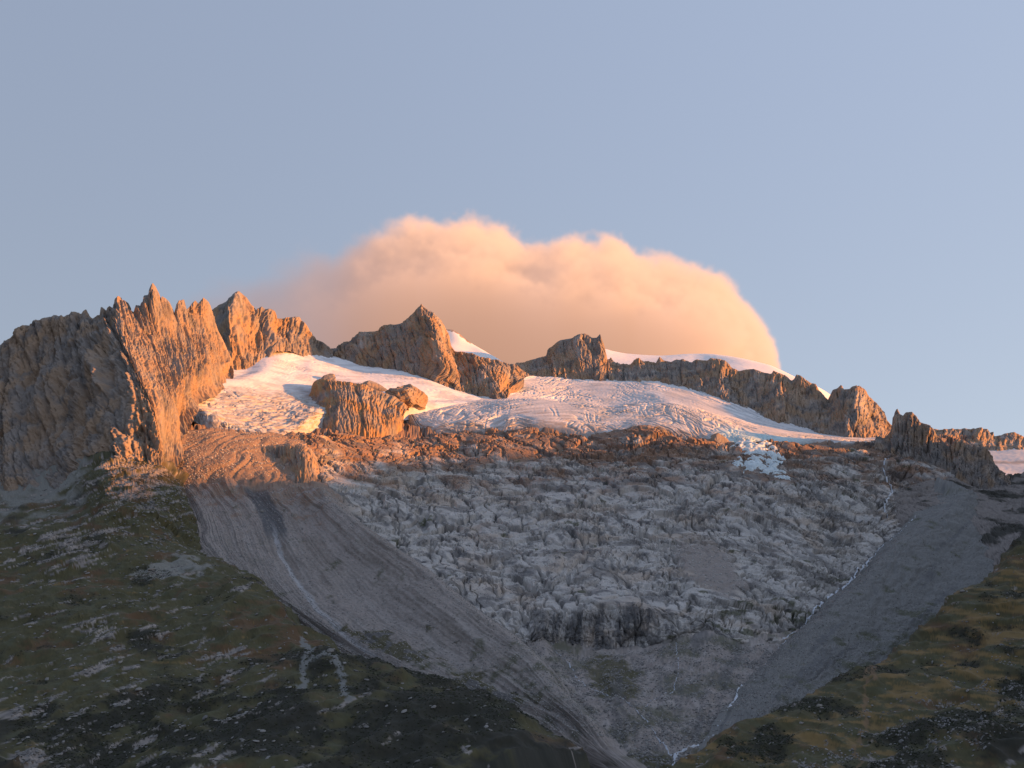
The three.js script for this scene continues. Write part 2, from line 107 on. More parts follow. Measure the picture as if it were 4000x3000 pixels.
    [[-917.3,1436.3,-5250,0],[-907.5,1457.4,-5250.0,0.0059],[-886.9,1462.7,-5250.0,0.0295],[-866.8,1487.8,-5250.0,0.0531],[-846.1,1489.1,-5250.0,0.0767],[-828.1,1498.4,-5250.0,0.0974],[-804.8,1501.0,-5250.0,0.1239],[-782.2,1531.5,-5250.0,0.1505],[-768.2,1547.4,-5250.0,0.1667],[-756.5,1544.7,-5250.0,0.18],[-710.9,1550.4,-5239.0,0.2286],[-674.8,1548.5,-5230.2,0.2671],[-651.2,1571.1,-5224.4,0.2929],[-620.7,1578.7,-5216.9,0.3257],[-584.8,1576.8,-5208.1,0.3643],[-551.8,1584.3,-5200.0,0.4],[-531.0,1600.5,-5195.7,0.4259],[-507.7,1620.4,-5190.8,0.4551],[-484.4,1645.7,-5185.9,0.4843],[-461.1,1668.3,-5181.1,0.5135],[-456.0,1678.6,-5180.0,0.52],[-447.1,1666.2,-5183.3,0.5292],[-426.9,1650.8,-5190.7,0.5501],[-397.8,1634.7,-5201.5,0.5802],[-381.2,1612.3,-5207.6,0.5972],[-351.9,1590.9,-5218.3,0.6273],[-335.2,1556.5,-5224.4,0.6443],[-319.8,1536.6,-5230.0,0.66],[-313.2,1497.3,-5211.8,0.6664],[-302.0,1460.9,-5180.0,0.6776],[-282.3,1429.2,-5150.0,0.7],[-247.5,1427.5,-5141.4,0.7345],[-207.7,1414.0,-5131.5,0.774],[-161.7,1396.5,-5120.0,0.82],[-121.0,1383.6,-5112.6,0.8572],[-86.9,1377.3,-5106.3,0.8886],[-52.8,1367.2,-5100.0,0.92],[-31.4,1356.9,-5092.4,0.9353],[0.0,1352.4,-5081.1,0.9578],[22.5,1348.4,-5073.0,0.9739],[39.9,1328.3,-5066.7,0.9865],[53.6,1305.9,-5061.8,0.9964],[58.5,1282.9,-5060,1]],
    [[-913.7,1427.3,-5230,0],[-765.2,1467.4,-5160,0.18],[-566.4,1472.8,-5090,0.38],[-428.8,1496.8,-5020,0.52],[-380.3,1508.4,-4985,0.58],[-326.4,1451.6,-5080,0.66],[-281.9,1381.4,-5080,0.7],[-160.1,1329.2,-5000,0.82],[-55.3,1315.0,-4990,0.92],[58.1,1274.2,-5030,1]],
    [[-908.3,1416.5,-5200,0],[-762.7,1399.8,-5110,0.17],[-576.8,1372.3,-5030,0.37],[-413.2,1341.6,-4930,0.53],[-305.3,1304.6,-4860,0.61],[-253.6,1264.3,-4910,0.7],[-161.2,1219.7,-4860,0.82],[-65.5,1212.1,-4850,0.92],[12.2,1245.5,-4960,0.98],[57.9,1268.4,-5010,1]],
    [[-904.6,1403.7,-5180,0],[-771.1,1353.4,-5080,0.15],[-597.0,1308.0,-5000,0.35],[-420.5,1252.9,-4900,0.55],[-306.5,1194.2,-4820,0.68],[-228.6,1158.4,-4780,0.76],[-164.1,1129.2,-4750,0.83],[-81.5,1124.5,-4750,0.9],[-28.0,1130.7,-4760,0.95],[0.0,1217.6,-4900,0.98],[57.7,1261.5,-4990,1]],
    [[-898.2,1355.6,-5150,0],[-765.6,1306.5,-5050,0.15],[-592.6,1261.9,-4970,0.35],[-417.4,1209.2,-4870,0.55],[-304.2,1149.2,-4790,0.68],[-226.9,1119.8,-4750,0.76],[-162.9,1086.4,-4720,0.83],[-80.9,1080.6,-4720,0.9],[-27.8,1087.8,-4730,0.95],[6.0,1166.9,-4870,0.98],[60.9,1223.3,-4960,1]],
  ],
  saddle_snow: [
    [[-532.3,1685.8,-6150,0],[-356.0,1675.8,-6100,0.25],[-235.5,1580.2,-6000,0.5],[-47.1,1440.9,-5800,0.8],[111.9,1324.5,-5700,1]],
    [[-515.9,1716.2,-5950,0],[-455.5,1715.0,-5930,0.1],[-371.2,1698.1,-5900,0.25],[-344.3,1694.5,-5890,0.3],[-309.6,1675.5,-5870,0.36],[-269.2,1638.8,-5850,0.43],[-228.7,1601.9,-5820,0.5],[-135.5,1530.4,-5720,0.65],[-45.7,1460.7,-5620,0.8],[108.2,1348.5,-5500,1]],
    [[-497.7,1605.4,-5750,0],[-332.5,1573.9,-5700,0.3],[-221.3,1515.2,-5640,0.5],[-131.6,1462.5,-5560,0.65],[-44.7,1410.3,-5500,0.8],[106.1,1305.3,-5400,1]],
    [[-465.8,1413.1,-5400,0],[-312.9,1409.5,-5380,0.3],[-209.5,1384.1,-5350,0.5],[-43.0,1342.3,-5300,0.8],[103.7,1246.9,-5280,1]],
  ],
  right_ridge: [
    [[13.8,1160.7,-5760,0],[24.8,1182.1,-5758.8,0.0054],[62.0,1182.9,-5754.9,0.0235],[93.7,1204.0,-5751.5,0.0389],[136.4,1216.0,-5747.0,0.0597],[183.2,1224.7,-5742.0,0.0826],[198.5,1268.7,-5740.4,0.0899],[215.0,1274.5,-5738.6,0.098],[249.5,1303.3,-5734.9,0.1148],[279.7,1315.5,-5731.7,0.1295],[323.6,1320.2,-5727.0,0.151],[348.4,1334.6,-5724.4,0.1631],[389.5,1346.2,-5720.0,0.1832],[413.7,1333.8,-5713.8,0.1953],[428.3,1318.0,-5709.9,0.2027],[452.5,1318.1,-5703.7,0.2148],[462.0,1327.8,-5701.3,0.2195],[471.5,1339.8,-5698.8,0.2242],[479.2,1311.8,-5696.8,0.2282],[490.9,1281.7,-5693.6,0.2342],[497.1,1233.0,-5691.9,0.2376],[504.6,1192.4,-5689.8,0.2416],[520.6,1197.4,-5685.6,0.2497],[523.4,1209.4,-5685.0,0.251],[535.0,1184.7,-5681.8,0.257],[565.2,1165.8,-5673.8,0.2725],[589.0,1168.9,-5667.6,0.2846],[624.5,1157.9,-5658.2,0.3027],[648.5,1186.3,-5652.0,0.3148],[669.7,1197.1,-5646.4,0.3255],[683.9,1177.6,-5642.6,0.3329],[707.4,1176.6,-5636.4,0.345],[755.4,1166.3,-5623.5,0.3698],[775.5,1199.7,-5618.3,0.3799],[795.9,1180.3,-5612.8,0.3906],[829.6,1165.5,-5597.3,0.4087],[852.1,1176.1,-5585.3,0.4208],[891.4,1172.4,-5564.0,0.4423],[930.0,1154.4,-5542.7,0.4638],[946.0,1167.1,-5534.0,0.4725],[1005.9,1156.2,-5500.7,0.506],[1016.9,1165.8,-5494.7,0.5121],[1065.1,1156.8,-5467.3,0.5396],[1090.5,1141.7,-5452.7,0.5544],[1116.4,1105.9,-5437.3,0.5698],[1147.1,1087.9,-5419.3,0.5879],[1182.9,1094.2,-5393.8,0.6094],[1212.1,1091.2,-5369.5,0.6275],[1240.5,1073.7,-5345.2,0.6456],[1269.7,1058.8,-5320.0,0.6644],[1284.3,1056.9,-5307.3,0.6738],[1290.9,1070.1,-5301.9,0.6779],[1307.2,1058.3,-5287.5,0.6886],[1339.4,1038.9,-5258.7,0.7101],[1360.9,1010.1,-5238.9,0.7248],[1373.2,1017.5,-5228.1,0.7329],[1382.9,1038.9,-5220.0,0.7389],[1394.0,1034.8,-5210.9,0.7463],[1416.3,1008.6,-5191.9,0.7617],[1435.6,989.7,-5175.4,0.7752],[1455.0,981.2,-5158.8,0.7886],[1462.8,948.6,-5151.4,0.7946],[1479.5,923.0,-5136.5,0.8067],[1499.1,898.8,-5119.2,0.8208],[1510.6,923.8,-5110.1,0.8282],[1520.1,945.2,-5102.6,0.8342],[1537.6,950.8,-5087.8,0.8463],[1551.5,964.2,-5076.2,0.8557],[1559.3,942.6,-5068.8,0.8617],[1579.9,938.8,-5050.6,0.8765],[1598.0,947.8,-5034.9,0.8893],[1614.7,949.9,-5020.0,0.9013],[1634.3,935.1,-5016.3,0.9134],[1657.4,901.8,-5011.8,0.9282],[1685.9,871.6,-5006.3,0.9463],[1709.6,835.7,-5001.6,0.9617],[1727.6,794.0,-4998.0,0.9738],[1746.3,767.3,-4994.3,0.9859],[1768.2,749.7,-4990,1]],
    [[13.8,1370.7,-5640,0],[24.8,1392.1,-5638.8,0.0054],[62.0,1392.9,-5634.9,0.0235],[93.7,1414.0,-5631.5,0.0389],[136.4,1426.0,-5627.0,0.0597],[183.2,1434.7,-5622.0,0.0826],[198.5,1478.7,-5620.4,0.0899],[215.0,1484.5,-5618.6,0.098],[249.5,1513.3,-5614.9,0.1148],[279.7,1525.5,-5611.7,0.1295],[323.6,1530.2,-5607.0,0.151],[348.4,1544.6,-5604.4,0.1631],[389.5,1556.2,-5600.0,0.1832],[413.7,1543.8,-5593.8,0.1953],[428.3,1528.0,-5589.9,0.2027],[452.5,1528.1,-5583.7,0.2148],[462.0,1537.8,-5581.3,0.2195],[471.5,1549.8,-5578.8,0.2242],[479.2,1521.8,-5576.8,0.2282],[490.9,1491.7,-5573.6,0.2342],[497.1,1443.0,-5571.9,0.2376],[504.6,1402.4,-5569.8,0.2416],[520.6,1407.4,-5565.6,0.2497],[523.4,1419.4,-5565.0,0.251],[535.0,1394.7,-5561.8,0.257],[565.2,1375.8,-5553.8,0.2725],[589.0,1378.9,-5547.6,0.2846],[624.5,1367.9,-5538.2,0.3027],[648.5,1396.3,-5532.0,0.3148],[669.7,1407.1,-5526.4,0.3255],[683.9,1387.6,-5522.6,0.3329],[707.4,1386.6,-5516.4,0.345],[755.4,1376.3,-5503.5,0.3698],[775.5,1409.7,-5498.3,0.3799],[795.9,1390.3,-5492.8,0.3906],[829.6,1375.5,-5477.3,0.4087],[852.1,1386.1,-5465.3,0.4208],[891.4,1382.4,-5444.0,0.4423],[930.0,1364.4,-5422.7,0.4638],[946.0,1377.1,-5414.0,0.4725],[1005.9,1366.2,-5380.7,0.506],[1016.9,1375.8,-5374.7,0.5121],[1065.1,1366.8,-5347.3,0.5396],[1090.5,1351.7,-5332.7,0.5544],[1116.4,1315.9,-5317.3,0.5698],[1147.1,1297.9,-5299.3,0.5879],[1182.9,1304.2,-5273.8,0.6094],[1212.1,1301.2,-5249.5,0.6275],[1240.5,1283.7,-5225.2,0.6456],[1269.7,1268.8,-5200.0,0.6644],[1284.3,1266.9,-5187.3,0.6738],[1290.9,1280.1,-5181.9,0.6779],[1307.2,1268.3,-5167.5,0.6886],[1339.4,1248.9,-5138.7,0.7101],[1360.9,1220.1,-5118.9,0.7248],[1373.2,1227.5,-5108.1,0.7329],[1382.9,1248.9,-5100.0,0.7389],[1394.0,1244.8,-5090.9,0.7463],[1416.3,1218.6,-5071.9,0.7617],[1435.6,1199.7,-5055.4,0.7752],[1455.0,1191.2,-5038.8,0.7886],[1462.8,1158.6,-5031.4,0.7946],[1479.5,1133.0,-5016.5,0.8067],[1499.1,1108.8,-4999.2,0.8208],[1510.6,1133.8,-4990.1,0.8282],[1520.1,1155.2,-4982.6,0.8342],[1537.6,1160.8,-4967.8,0.8463],[1551.5,1174.2,-4956.2,0.8557],[1559.3,1152.6,-4948.8,0.8617],[1579.9,1148.8,-4930.6,0.8765],[1598.0,1157.8,-4914.9,0.8893],[1614.7,1159.9,-4900.0,0.9013],[1634.3,1145.1,-4896.3,0.9134],[1657.4,1111.8,-4891.8,0.9282],[1685.9,1081.6,-4886.3,0.9463],[1709.6,1045.7,-4881.6,0.9617],[1727.6,1004.0,-4878.0,0.9738],[1746.3,977.3,-4874.3,0.9859],[1768.2,959.7,-4870,1]],
    [[13.8,1420.7,-5600,0],[24.8,1442.1,-5598.8,0.0054],[62.0,1442.9,-5594.9,0.0235],[93.7,1464.0,-5591.5,0.0389],[136.4,1476.0,-5587.0,0.0597],[183.2,1484.7,-5582.0,0.0826],[198.5,1528.7,-5580.4,0.0899],[215.0,1534.5,-5578.6,0.098],[249.5,1563.3,-5574.9,0.1148],[279.7,1575.5,-5571.7,0.1295],[323.6,1580.2,-5567.0,0.151],[348.4,1594.6,-5564.4,0.1631],[389.5,1606.2,-5560.0,0.1832],[413.7,1593.8,-5553.8,0.1953],[428.3,1578.0,-5549.9,0.2027],[452.5,1578.1,-5543.7,0.2148],[462.0,1587.8,-5541.3,0.2195],[471.5,1599.8,-5538.8,0.2242],[479.2,1571.8,-5536.8,0.2282],[490.9,1541.7,-5533.6,0.2342],[497.1,1493.0,-5531.9,0.2376],[504.6,1452.4,-5529.8,0.2416],[520.6,1457.4,-5525.6,0.2497],[523.4,1469.4,-5525.0,0.251],[535.0,1444.7,-5521.8,0.257],[565.2,1425.8,-5513.8,0.2725],[589.0,1428.9,-5507.6,0.2846],[624.5,1417.9,-5498.2,0.3027],[648.5,1446.3,-5492.0,0.3148],[669.7,1457.1,-5486.4,0.3255],[683.9,1437.6,-5482.6,0.3329],[707.4,1436.6,-5476.4,0.345],[755.4,1426.3,-5463.5,0.3698],[775.5,1459.7,-5458.3,0.3799],[795.9,1440.3,-5452.8,0.3906],[829.6,1425.5,-5437.3,0.4087],[852.1,1436.1,-5425.3,0.4208],[891.4,1432.4,-5404.0,0.4423],[930.0,1414.4,-5382.7,0.4638],[946.0,1427.1,-5374.0,0.4725],[1005.9,1416.2,-5340.7,0.506],[1016.9,1425.8,-5334.7,0.5121],[1065.1,1416.8,-5307.3,0.5396],[1090.5,1401.7,-5292.7,0.5544],[1116.4,1365.9,-5277.3,0.5698],[1147.1,1347.9,-5259.3,0.5879],[1182.9,1354.2,-5233.8,0.6094],[1212.1,1351.2,-5209.5,0.6275],[1240.5,1333.7,-5185.2,0.6456],[1269.7,1318.8,-5160.0,0.6644],[1284.3,1316.9,-5147.3,0.6738],[1290.9,1330.1,-5141.9,0.6779],[1307.2,1318.3,-5127.5,0.6886],[1339.4,1298.9,-5098.7,0.7101],[1360.9,1270.1,-5078.9,0.7248],[1373.2,1277.5,-5068.1,0.7329],[1382.9,1298.9,-5060.0,0.7389],[1394.0,1294.8,-5050.9,0.7463],[1416.3,1268.6,-5031.9,0.7617],[1435.6,1249.7,-5015.4,0.7752],[1455.0,1241.2,-4998.8,0.7886],[1462.8,1208.6,-4991.4,0.7946],[1479.5,1183.0,-4976.5,0.8067],[1499.1,1158.8,-4959.2,0.8208],[1510.6,1183.8,-4950.1,0.8282],[1520.1,1205.2,-4942.6,0.8342],[1537.6,1210.8,-4927.8,0.8463],[1551.5,1224.2,-4916.2,0.8557],[1559.3,1202.6,-4908.8,0.8617],[1579.9,1198.8,-4890.6,0.8765],[1598.0,1207.8,-4874.9,0.8893],[1614.7,1209.9,-4860.0,0.9013],[1634.3,1195.1,-4856.3,0.9134],[1657.4,1161.8,-4851.8,0.9282],[1685.9,1131.6,-4846.3,0.9463],[1709.6,1095.7,-4841.6,0.9617],[1727.6,1054.0,-4838.0,0.9738],[1746.3,1027.3,-4834.3,0.9859],[1768.2,1009.7,-4830,1]],
    [[13.5,1379.4,-5480,0],[135.2,1412.6,-5490,0.0604],[270.3,1454.8,-5480,0.1275],[379.8,1461.1,-5440,0.1832],[456.1,1447.4,-5440,0.2215],[494.7,1391.3,-5430,0.2416],[660.9,1367.4,-5370,0.3289],[787.3,1367.3,-5330,0.396],[907.7,1337.2,-5270,0.4631],[1017.1,1301.0,-5170,0.5302],[1122.3,1229.3,-5080,0.5973],[1221.8,1195.5,-4980,0.6644],[1334.3,1153.1,-4900,0.7389],[1453.4,1083.4,-4830,0.8188],[1495.9,1089.6,-4700,0.8658],[1546.9,1085.5,-4670,0.9013],[1615.9,1057.3,-4720,0.9329],[1681.3,1029.8,-4780,0.9597],[1731.3,1003.9,-4810,0.9832],[1763.7,993.2,-4820,1]],
    [[13.2,1332.3,-5360,0],[118.6,1332.3,-5360,0.0537],[207.4,1309.1,-5340,0.0993],[353.5,1291.0,-5310,0.1752],[458.7,1282.6,-5290,0.2302],[504.5,1320.7,-5330,0.2517],[555.8,1316.4,-5320,0.2785],[568.2,1274.2,-5270,0.2879],[643.6,1289.9,-5270,0.3268],[675.5,1264.3,-5240,0.3456],[725.9,1278.4,-5230,0.3725],[775.0,1293.7,-5220,0.3987],[803.5,1248.3,-5170,0.4181],[840.8,1245.2,-5150,0.4396],[871.0,1271.1,-5160,0.4544],[884.2,1226.3,-5110,0.4664],[930.2,1226.8,-5080,0.494],[948.4,1181.7,-5030,0.5094],[1000.7,1174.7,-4990,0.5423],[1039.4,1136.9,-4940,0.5698],[1084.1,1104.7,-4900,0.6],[1128.2,1084.9,-4860,0.6302],[1176.1,1064.2,-4810,0.6644],[1228.6,1022.6,-4750,0.704],[1292.8,994.7,-4700,0.7497],[1364.3,968.3,-4650,0.8007],[1422.1,945.9,-4590,0.8463],[1510.0,930.4,-4550,0.9074],[1569.6,922.4,-4580,0.9376],[1656.1,948.7,-4680,0.9678],[1712.0,974.8,-4760,0.9832],[1756.0,985.0,-4800,1]],
    [[13.0,1249.9,-5300,0],[348.9,1216.4,-5250,0.1752],[561.7,1199.0,-5220,0.2879],[765.8,1211.1,-5170,0.3987],[873.9,1157.3,-5060,0.4664],[1027.0,1073.2,-4890,0.5698],[1161.8,1003.9,-4760,0.6644],[1347.3,912.1,-4600,0.8007],[1490.8,874.6,-4500,0.9074],[1635.6,892.5,-4630,0.9678],[1738.4,928.2,-4760,1]],
  ],
  snow_dome: [
    [[466.9,1511.6,-6800,0],[563.2,1498.9,-6800.0,0.062],[619.0,1484.6,-6800.0,0.098],[702.7,1468.8,-6800.0,0.152],[808.2,1460.9,-6800.0,0.22],[906.1,1457.8,-6800.0,0.283],[983.9,1462.5,-6800.0,0.333],[1075.8,1468.8,-6800.0,0.392],[1182.4,1455.9,-6731.0,0.469],[1271.1,1429.5,-6664.0,0.536],[1358.7,1397.0,-6596.0,0.604],[1426.3,1366.0,-6542.0,0.658],[1477.9,1342.1,-6500.0,0.7],[1523.9,1299.3,-6425.0,0.745],[1576.6,1241.8,-6335.0,0.799],[1663.6,1155.2,-6176.7,0.894],[1700.0,1106.8,-6105.0,0.937],[1749.8,1024.8,-6000,1]],
    [[466.9,1671.6,-6300,0],[563.2,1658.9,-6300.0,0.062],[619.0,1644.6,-6300.0,0.098],[702.7,1628.8,-6300.0,0.152],[808.2,1620.9,-6300.0,0.22],[906.1,1617.8,-6300.0,0.283],[983.9,1622.5,-6300.0,0.333],[1075.8,1628.8,-6300.0,0.392],[1182.4,1615.9,-6231.0,0.469],[1271.1,1589.5,-6164.0,0.536],[1358.7,1557.0,-6096.0,0.604],[1426.3,1526.0,-6042.0,0.658],[1477.9,1502.1,-6000.0,0.7],[1523.9,1459.3,-5925.0,0.745],[1576.6,1401.8,-5835.0,0.799],[1663.6,1315.2,-5676.7,0.894],[1700.0,1266.8,-5605.0,0.937],[1749.8,1184.8,-5500,1]],
    [[443.9,1550.1,-6000,0],[668.6,1535.1,-6000,0.152],[1032.0,1531.5,-5980,0.4],[1269.1,1445.2,-5700,0.604],[1400.2,1340.3,-5450,0.745],[1522.7,1215.5,-5200,0.894],[1637.2,1112.7,-5150,1]],
    [[420.9,1423.8,-5700,0],[634.2,1423.8,-5700,0.152],[958.0,1399.9,-5560,0.4],[1188.6,1310.7,-5350,0.604],[1333.4,1234.8,-5200,0.745],[1475.7,1124.7,-5050,0.894],[1585.9,1019.6,-5000,1]],
  ],
  glacier: [
    [[-529.7,1110.5,-4700,0],[-348.5,1127.8,-4740,0.0842],[-164.1,1147.7,-4780,0.1684],[-49.3,1245.1,-5020,0.2211],[51.1,1304.7,-5200,0.2632],[133.3,1354.3,-5420,0.2947],[533.3,1354.3,-5420,0.4526],[787.9,1329.0,-5340,0.5579],[1005.1,1222.8,-5120,0.6632],[1206.3,1102.6,-4930,0.7684],[1388.0,995.8,-4740,0.8737],[1621.2,940.1,-4620,1]],
    [[-528.5,1106.7,-4690,0],[-162.7,1134.9,-4740,0.1684],[-24.4,1220.8,-4960,0.2316],[75.5,1268.6,-5120,0.2737],[252.9,1252.9,-5150,0.3474],[501.8,1233.9,-5110,0.4526],[737.5,1199.9,-5010,0.5579],[960.4,1138.6,-4900,0.6632],[1165.6,1040.3,-4770,0.7684],[1358.0,967.2,-4640,0.8737],[1599.9,929.3,-4560,1]],
    [[-527.3,1101.9,-4680,0],[-161.3,1122.1,-4700,0.1684],[0.0,1143.5,-4800,0.2421],[237.1,1126.5,-4840,0.3474],[472.0,1107.1,-4820,0.4526],[702.4,1109.9,-4780,0.5579],[923.5,1059.7,-4720,0.6632],[1132.6,991.1,-4640,0.7684],[1337.1,951.6,-4570,0.8737],[1589.1,921.7,-4530,1]],
    [[-522.7,1090.6,-4640,0],[-159.2,1106.6,-4640,0.1684],[0.0,1120.7,-4650,0.2421],[154.7,1112.4,-4640,0.3137],[306.7,1099.2,-4620,0.3847],[458.6,1088.5,-4600,0.4563],[508.2,1091.6,-4590,0.48],[684.4,1092.5,-4580,0.5632],[807.1,1068.3,-4560,0.6226],[953.0,1014.1,-4540,0.6942],[1103.1,973.8,-4520,0.7684],[1316.7,943.9,-4500,0.8737],[1571.5,914.3,-4480,1]],
    [[-518.0,1075.9,-4600,0],[-387.0,1040.5,-4520,0.0579],[-153.4,1032.0,-4480,0.1684],[0.0,1040.8,-4480,0.2421],[218.7,1030.7,-4470,0.3474],[435.0,1006.2,-4450,0.4526],[652.8,1016.0,-4450,0.5579],[865.5,980.8,-4430,0.6632],[1077.9,939.4,-4420,0.7684],[1298.4,921.0,-4440,0.8737],[1560.8,907.9,-4450,1]],
    [[-515.8,1071.0,-4580,0],[-439.2,1027.7,-4490,0.0316],[-373.1,942.5,-4370,0.0579],[-294.0,944.5,-4350,0.0963],[-139.8,955.1,-4340,0.1726],[-73.6,919.9,-4310,0.2053],[0.0,956.0,-4330,0.2421],[143.4,955.9,-4320,0.3137],[330.6,928.2,-4290,0.4084],[423.7,915.5,-4270,0.4563],[523.3,938.7,-4290,0.5053],[566.0,937.6,-4280,0.5274],[635.3,926.0,-4270,0.5632],[702.3,907.1,-4250,0.5989],[781.9,882.2,-4230,0.6416],[882.4,901.9,-4260,0.6895],[932.0,896.7,-4250,0.7158],[1040.2,894.6,-4270,0.7684],[1189.6,888.3,-4300,0.84],[1346.3,891.2,-4350,0.9111],[1543.0,898.5,-4400,1]],
    [[-514.1,1038.0,-4570,0],[-370.8,892.3,-4350,0.0579],[-138.9,905.1,-4320,0.1726],[-73.1,870.5,-4290,0.2053],[142.5,903.0,-4300,0.3137],[421.0,866.6,-4250,0.4563],[562.4,888.4,-4260,0.5274],[697.9,859.4,-4230,0.5989],[776.8,831.8,-4210,0.6416],[1033.6,845.8,-4250,0.7684],[1337.9,842.7,-4330,0.9111],[1537.1,853.5,-4390,1]],
  ],
  snowfield: [
    [[-1308.4,1246.1,-4540,0],[-1231.7,1298.9,-4760,0.12],[-1191.5,1429.9,-4970,0.25],[-1146.7,1465.3,-5040,0.3],[-1080.4,1473.4,-5080,0.35],[-929.9,1418.2,-5140,0.47],[-779.1,1380.3,-5130,0.58],[-604.5,1337.2,-5060,0.7],[-425.9,1280.1,-4960,0.82],[-310.5,1222.9,-4880,0.9],[-140.3,1143.9,-4770,1]],
    [[-1269.2,1165.3,-4300,0],[-1167.8,1213.2,-4520,0.14],[-1070.2,1294.1,-4720,0.27],[-958.2,1319.2,-4860,0.4],[-803.3,1286.9,-4870,0.52],[-616.4,1247.0,-4820,0.66],[-410.2,1207.9,-4770,0.82],[-290.2,1166.3,-4730,0.91],[-138.8,1129.6,-4720,1]],
    [[-1231.4,1068.5,-3980,0],[-1172.5,1107.3,-4150,0.12],[-1071.6,1153.6,-4360,0.25],[-944.3,1179.4,-4520,0.37],[-794.7,1188.6,-4620,0.5],[-592.6,1175.7,-4640,0.65],[-433.6,1151.8,-4650,0.8],[-297.7,1131.7,-4670,0.9],[-137.9,1118.3,-4690,1]],
    [[-1212.5,1026.0,-3880,0],[-1148.9,1034.4,-3970,0.12],[-1050.4,1043.5,-4080,0.25],[-928.7,1054.1,-4210,0.37],[-797.8,1072.8,-4340,0.5],[-605.6,1111.0,-4490,0.65],[-448.1,1105.8,-4570,0.8],[-295.7,1112.4,-4640,0.9],[-137.3,1110.9,-4670,1]],
    [[-1171.7,984.9,-3780,0],[-1088.1,957.7,-3800,0.12],[-988.3,939.7,-3850,0.25],[-864.4,940.2,-3930,0.37],[-786.5,969.2,-4020,0.44],[-751.6,1004.5,-4150,0.5],[-592.9,1070.5,-4400,0.65],[-442.9,1081.8,-4520,0.8],[-136.7,1100.0,-4650,1]],
    [[-1155.3,961.6,-3760,0],[-1048.2,911.6,-3730,0.12],[-955.7,878.6,-3730,0.24],[-859.6,864.3,-3750,0.34],[-794.9,870.6,-3790,0.4],[-766.7,918.2,-3900,0.45],[-752.1,951.2,-4050,0.5],[-585.5,1031.2,-4350,0.65],[-440.7,1062.3,-4500,0.8],[-136.4,1092.9,-4640,1]],
    [[-1146.9,912.8,-3740,0],[-1040.6,863.5,-3710,0.12],[-948.8,830.8,-3710,0.24],[-853.4,816.5,-3730,0.34],[-789.2,822.3,-3770,0.4],[-761.3,868.2,-3880,0.45],[-747.0,899.2,-4030,0.5],[-581.7,975.2,-4330,0.65],[-437.9,1004.4,-4480,0.8],[-135.6,1044.5,-4620,1]],
  ],
  rock_knob: [
    [[-903.9,1059.2,-4560,0],[-842.2,1138.8,-4640,0.15],[-781.9,1141.8,-4660,0.3],[-615.6,1118.7,-4660,0.62],[-446.0,1036.8,-4560,1]],
    [[-850.3,1097.7,-4400,0],[-840.6,1155.6,-4420,0.08],[-815.5,1176.4,-4440,0.15],[-746.4,1164.3,-4440,0.3],[-646.8,1151.0,-4440,0.5],[-587.4,1129.0,-4440,0.62],[-496.4,1097.8,-4430,0.8],[-439.3,1051.5,-4420,1]],
    [[-839.2,1047.1,-4310,0],[-801.3,1077.7,-4300,0.1],[-738.8,1096.6,-4270,0.22],[-629.8,1080.1,-4280,0.5],[-527.8,1047.1,-4310,0.75],[-441.6,1030.9,-4380,1]],
    [[-815.3,963.6,-4150,0],[-737.1,941.0,-4090,0.15],[-678.4,918.2,-4040,0.25],[-592.7,901.4,-4050,0.45],[-545.3,904.8,-4080,0.6],[-489.9,946.7,-4180,0.78],[-446.8,1005.0,-4330,1]],
    [[-811.0,877.9,-4110,0],[-725.9,855.8,-4040,0.15],[-667.9,834.3,-3990,0.25],[-583.6,817.7,-4000,0.45],[-538.3,821.3,-4040,0.6],[-483.7,860.8,-4140,0.78],[-442.6,929.3,-4300,1]],
  ],
  slabs: [
    [[-1223.3,741.9,-3450,0],[-1120.3,889.7,-3700,0.0679],[-934.8,895.7,-3830,0.142],[-786.9,919.0,-4030,0.2037],[-630.2,971.5,-4300,0.2654],[-439.8,1006.9,-4500,0.3272],[0.0,987.3,-4430,0.4506],[424.4,934.9,-4350,0.5741],[844.2,911.4,-4330,0.6975],[1291.9,904.8,-4420,0.821],[1634.0,926.4,-4470,0.9136],[1953.6,951.6,-4500,1]],
    [[-1196.2,695.0,-3380,0],[-1122.2,756.0,-3420,0.034],[-1111.4,846.8,-3560,0.0556],[-1021.3,864.7,-3640,0.0957],[-907.3,864.7,-3720,0.142],[-783.3,862.1,-3780,0.1883],[-676.1,891.4,-3960,0.2346],[-501.0,898.1,-4110,0.2963],[-380.3,913.3,-4250,0.3373],[-138.8,941.0,-4310,0.4099],[0.0,945.2,-4310,0.4506],[328.6,918.1,-4265,0.5481],[564.1,940.1,-4265,0.6179],[699.8,901.3,-4235,0.6599],[780.0,876.5,-4215,0.6852],[1030.2,883.2,-4230,0.7593],[1296.2,872.7,-4260,0.8364],[1521.9,888.2,-4310,0.8981],[1861.8,855.7,-4300,1]],
    [[-1165.7,649.3,-3300,0],[-1080.2,747.7,-3420,0.0494],[-964.7,767.1,-3450,0.0957],[-858.8,787.4,-3530,0.142],[-704.3,787.1,-3620,0.2037],[-461.6,780.8,-3800,0.2963],[-191.9,793.8,-3950,0.3889],[193.4,796.4,-3980,0.5123],[577.3,794.7,-3960,0.6358],[961.8,785.1,-3960,0.7593],[1256.1,777.1,-3980,0.8519],[1463.4,770.6,-4020,0.9136],[1747.5,743.6,-4050,1]],
    [[-1138.4,598.4,-3230,0],[-927.3,667.2,-3330,0.0957],[-803.3,650.5,-3320,0.142],[-650.4,652.9,-3360,0.2037],[-423.1,644.5,-3500,0.2963],[-174.0,641.4,-3600,0.3889],[174.0,641.4,-3600,0.5123],[522.0,641.4,-3600,0.6358],[874.9,642.5,-3620,0.7593],[1162.0,637.8,-3700,0.8519],[1368.8,623.7,-3780,0.9136],[1651.8,590.0,-3850,1]],
